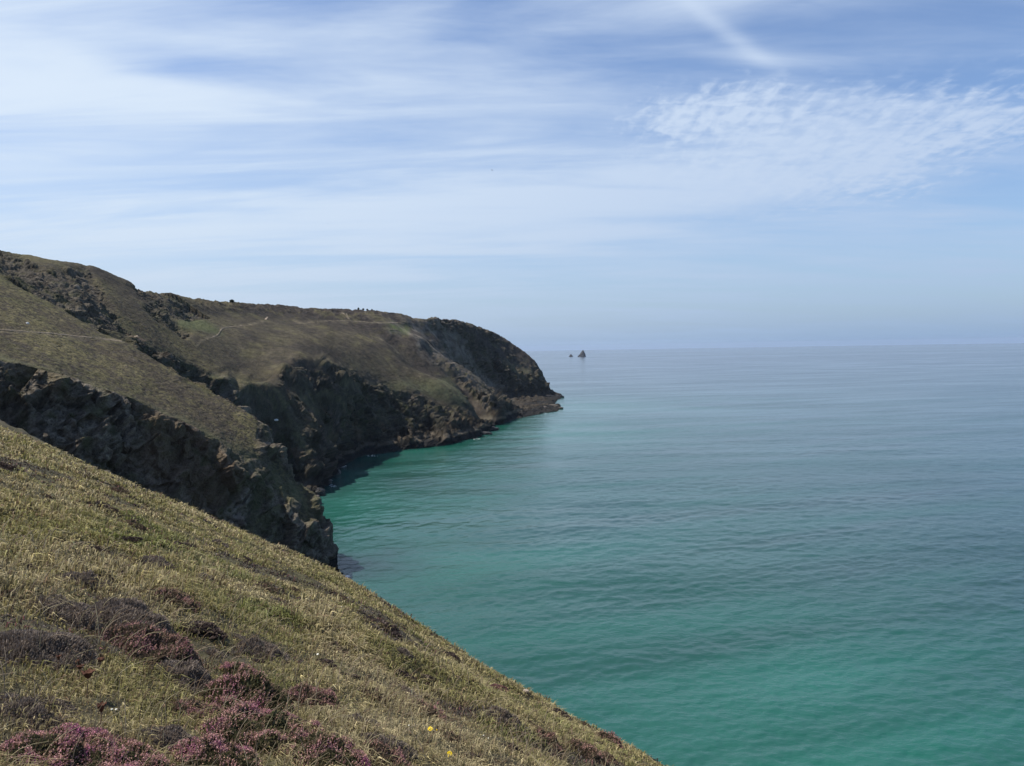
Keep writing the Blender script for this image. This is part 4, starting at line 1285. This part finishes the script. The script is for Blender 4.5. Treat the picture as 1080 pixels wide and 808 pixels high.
sea = mesh_obj('sea', np.stack([SXx, SYy, SZz], -1).reshape(-1, 3), grid_faces(*SXx.shape), m, body.reshape(-1, 3), attrs={'slick': slick})
tag(sea, kind='structure')

# foam at the cliff feet
mf = simple_mat('sea_foam', (.75, .78, .78), .7, .15, 2, .2)
V, Fq = [], []
g_ = np.random.default_rng(3)
for (cx_, cy_, lx_, n_) in [(364, 609, 3, 26), (345, 507, 4, 10), (350, 513, 6, 10), (390, 480.5, 9, 14), (338, 519, 3, 8), (362, 492, 4, 8), (500, 463, 6, 8), (565, 436.5, 8, 8), (588, 431.5, 4, 8)]:
    for _ in range(n_):
        x_, y_ = at_sea(cx_ + g_.normal(0, lx_ * .5), cy_ + g_.normal(0, .6)); s_ = g_.uniform(.10, .34) * (1 + y_ / 900)
        b0 = len(V); a0 = g_.uniform(0, 6)
        for k in range(7):
            t = a0 + 2 * math.pi * k / 7; q = s_ * g_.uniform(.6, 1.3); V.append((x_ + q * 2.2 * math.cos(t), y_ + q * math.sin(t), .16))
        V.append((x_, y_, .24)); 
        for k in range(7): Fq.append([b0 + k, b0 + (k + 1) % 7, b0 + 7])
tag(mesh_obj('foam', np.array(V), np.array(Fq), mf), kind='stuff')

# ------------------------------------------------------------------ light
SUN_AZ = math.radians(-88); SUN_EL = math.radians(59)
sd = Vector((math.sin(SUN_AZ) * math.cos(SUN_EL), math.cos(SUN_AZ) * math.cos(SUN_EL), math.sin(SUN_EL)))
ld = bpy.data.lights.new('sun', 'SUN'); ld.energy = 4.8; ld.angle = math.radians(.53); ld.color = (1, .95, .87)
lo_ = bpy.data.objects.new('sun', ld); COL.objects.link(lo_); lo_.rotation_mode = 'QUATERNION'
lo_.rotation_quaternion = (-sd).to_track_quat('-Z', 'Y')

w = bpy.data.worlds.new('World'); sc.world = w; w.use_nodes = True
nt = w.node_tree; bg = nt.nodes['Background']
skyn = N(nt, 'ShaderNodeTexSky', sky_type='NISHITA', sun_disc=False, sun_elevation=SUN_EL, sun_rotation=SUN_AZ, altitude=70, air_density=1.0, dust_density=.6, ozone_density=3.0)
SKY_S = .115
tc = N(nt, 'ShaderNodeTexCoord')
sp = N(nt, 'ShaderNodeSeparateXYZ'); nt.links.new(tc.outputs['Generated'], sp.inputs[0])
dx, dy, dz = sp.outputs
el = M(nt, 'MAXIMUM', dz, 0.0)
az = M(nt, 'ARCTAN2', dx, dy)
# horizontal cloud sheet coordinates
den = M(nt, 'ADD', el, .10)
qx = M(nt, 'DIVIDE', dx, den); qy = M(nt, 'DIVIDE', dy, den)
cv = N(nt, 'ShaderNodeCombineXYZ', inp={0: qx, 1: qy, 2: 0.0}).outputs[0]


def wn(scale, rot, sc3, det=5.0, rough=.55, off=(0, 0, 0), dist=0.0):
    mp_ = N(nt, 'ShaderNodeMapping', inp={'Vector': cv, 'Location': off, 'Rotation': (0, 0, rot), 'Scale': sc3})
    return N(nt, 'ShaderNodeTexNoise', inp={'Vector': mp_.outputs[0], 'Scale': scale, 'Detail': det, 'Roughness': rough, 'Distortion': dist}).outputs[0]


def blob(a, e, wa, we, tilt=0.0):
    """soft patch of the sky round azimuth a, elevation e (radians-ish)"""
    da = M(nt, 'SUBTRACT', az, a); de = M(nt, 'SUBTRACT', M(nt, 'SUBTRACT', el, e), M(nt, 'MULTIPLY', da, tilt))
    s = M(nt, 'ADD', M(nt, 'POWER', M(nt, 'ABSOLUTE', M(nt, 'DIVIDE', da, wa)), 2.0), M(nt, 'POWER', M(nt, 'ABSOLUTE', M(nt, 'DIVIDE', de, we)), 2.0))
    return M(nt, 'EXPONENT', M(nt, 'MULTIPLY', s, -1.0))


veil = wn(.55, .25, (.7, 1.0, 1), 6.0, .55, (2.3, 1.1, 0), .4)
streak = wn(1.3, .35, (.28, 1.0, 1), 7.0, .6, (5.2, 0.4, 0), .8)
fine = wn(5.0, .5, (.3, 1.0, 1), 6.0, .6, (1.2, 3.4, 0), .6)
bias = M(nt, 'MULTIPLY_ADD', az, -.55, .16)
v1 = M(nt, 'ADD', M(nt, 'ADD', M(nt, 'MULTIPLY', veil, .9), M(nt, 'MULTIPLY', streak, 1.5)), M(nt, 'ADD', bias, M(nt, 'MULTIPLY', fine, .55)))
for a_, e_, wa_, we_, am_, ti_ in [(-.45, .20, .45, .10, .30, 0), (-.36, .318, .17, .020, -.42, -.06), (-.14, .252, .10, .016, -.30, 0), (-.25, .41, .10, .03, -.30, 0), (-.38, .12, .5, .02, -.12, 0),
                                   (.06, .19, .30, .07, .35, .0), (-.02, .41, .08, .04, -.35, .3), (.14, .345, .14, .05, -.22, -.2), (.36, .34, .26, .030, -.32, 0), (.55, .28, .12, .04, -.2, 0),
                                   (.50, .165, .24, .022, -.25, .0), (.45, .415, .26, .018, .50, .10), (-.60, .29, .12, .06, .3, 0), (.36, .23, .22, .045, .30, .12), (.02, .30, .2, .05, .12, 0)]:
    v1 = M(nt, 'ADD', v1, M(nt, 'MULTIPLY', blob(a_, e_, wa_, we_, ti_), am_))
veilm = M(nt, 'MULTIPLY', SS(nt, v1, 1.0, 1.95), .92)
strb = wn(2.1, .22, (.22, 1.0, 1), 6.0, .6, (3.7, 8.4, 0), .7)
strc = wn(.9, .3, (.35, 1.0, 1), 5.0, .55, (1.9, 6.4, 0), .5)
veilm = M(nt, 'MULTIPLY', veilm, M(nt, 'SUBTRACT', 1.0, M(nt, 'MULTIPLY', SS(nt, M(nt, 'ABSOLUTE', az), .9, 1.6), .85)))  # cloud thinned out of view to cut the fill light
veilm = M(nt, 'MULTIPLY', veilm, M(nt, 'SUBTRACT', 1.0, M(nt, 'MULTIPLY', SS(nt, M(nt, 'ADD', M(nt, 'MULTIPLY', strb, .6), M(nt, 'MULTIPLY', strc, .6)), .52, .76), .66)))
# rippled high cloud on the right: small rolls side by side
rp = N(nt, 'ShaderNodeMapping', inp={'Vector': cv, 'Scale': (1.0, .26, 1)})
rip = N(nt, 'ShaderNodeTexNoise', inp={'Vector': rp.outputs[0], 'Scale': 17.0, 'Detail': 3.0, 'Roughness': .55, 'Distortion': .6}).outputs[0]
rip2 = N(nt, 'ShaderNodeTexNoise', inp={'Vector': cv, 'Scale': 16.0, 'Detail': 3.0, 'Roughness': .55, 'Distortion': .4}).outputs[0]
rip = M(nt, 'ADD', M(nt, 'MULTIPLY', rip, .46), M(nt, 'MULTIPLY', rip2, .54))
patchy = wn(2.6, .1, (.7, 1.0, 1), 5.0, .6, (7.1, 2.2, 0), .5)
pm = M(nt, 'ADD', blob(.42, .215, .26, .062, .12), M(nt, 'MULTIPLY', blob(.26, .275, .13, .040, .0), .9))
pm = M(nt, 'MULTIPLY', pm, M(nt, 'MULTIPLY_ADD', patchy, 1.6, .25))
pmc = M(nt, 'MINIMUM', pm, 1.0)
cum = M(nt, 'MULTIPLY', SS(nt, M(nt, 'ADD', M(nt, 'MULTIPLY', rip, 1.0), M(nt, 'MULTIPLY', pmc, .32)), .60, .92), SS(nt, pm, .10, .75))
cum = M(nt, 'MULTIPLY', cum, .95)
# long thin trails near the top
tr1 = M(nt, 'MULTIPLY', blob(.235, .385, .085, .012, -.75), .75)
tr2 = M(nt, 'MULTIPLY', blob(.315, .325, .07, .008, -.18), .7)
cum = M(nt, 'ADD', cum, M(nt, 'MULTIPLY', M(nt, 'ADD', tr1, tr2), M(nt, 'MULTIPLY_ADD', fine, 1.4, .1)))
mask = M(nt, 'SUBTRACT', 1.0, M(nt, 'MULTIPLY', M(nt, 'SUBTRACT', 1.0, veilm), M(nt, 'SUBTRACT', 1.0, M(nt, 'MINIMUM', cum, 1.0))), clamp=True)
skyc = MIX(nt, 1.0, skyn.outputs[0], (SKY_S * .93, SKY_S * .97, SKY_S * 1.08), 'MULTIPLY')
# thick pale air low over the sea
low = M(nt, 'EXPONENT', M(nt, 'MULTIPLY', el, -9.0))
hz_c = MIX(nt, SS(nt, az, -.6, .6), (.35, .45, .60), (.23, .345, .52))
skyc = MIX(nt, low, skyc, hz_c)
cl = MIX(nt, SS(nt, az, -.7, .7), (.64, .73, .83), (.46, .56, .73))
cl = MIX(nt, M(nt, 'MULTIPLY', low, .9), cl, hz_c)
res = MIX(nt, mask, skyc, cl)
nt.links.new(res, bg.inputs[0]); bg.inputs[1].default_value = 1.0

# ------------------------------------------------------------------ haze
HZ = True
if HZ:  # pale sea air
    x0, x1, y0, y1, z0_, z1_ = -40000, 40000, -300, 55000, -260, 150
    V = np.array([(x, y, z) for z in (z0_, z1_) for y in (y0, y1) for x in (x0, x1)], float)
    f = np.array([[0, 1, 3, 2], [4, 6, 7, 5], [0, 4, 5, 1], [1, 5, 7, 3], [3, 7, 6, 2], [2, 6, 4, 0]])[:, ::-1]
    mh = bpy.data.materials.new('sea_haze'); mh.use_nodes = True; ntm = mh.node_tree
    ntm.nodes.remove(ntm.nodes['Principled BSDF'])
    vol = N(ntm, 'ShaderNodeVolumePrincipled')
    vol.inputs['Color'].default_value = (.66, .80, 1.0, 1); vol.inputs['Density'].default_value = 2.2e-5; vol.inputs['Anisotropy'].default_value = .3
    ntm.links.new(vol.outputs[0], ntm.nodes['Material Output'].inputs['Volume'])
    o = mesh_obj('haze', V, f, mh, smooth=False)
    tag(o, kind='stuff')

# ------------------------------------------------------------------ camera
cd = bpy.data.cameras.new('camera'); cd.sensor_width = 36; cd.lens = F / 1080 * 36; cd.clip_start = .05; cd.clip_end = 120000
co = bpy.data.objects.new('camera', cd); COL.objects.link(co)
mtx = Matrix.Identity(4)
for i in range(3):
    mtx[i][0] = RT[i]; mtx[i][1] = UP[i]; mtx[i][2] = -fwd[i]; mtx[i][3] = EYE[i]
co.matrix_world = mtx
sc.camera = co

sc.view_settings.view_transform = 'Standard'; sc.view_settings.look = 'None'
sc.view_settings.exposure = 0.28; sc.view_settings.gamma = 1.0
sc.render.film_transparent = False
sc.cycles.max_bounces = 5; sc.cycles.diffuse_bounces = 2; sc.cycles.glossy_bounces = 2; sc.cycles.transmission_bounces = 2; sc.cycles.volume_bounces = 0
sc.cycles.use_adaptive_sampling = True; sc.cycles.use_denoising = True
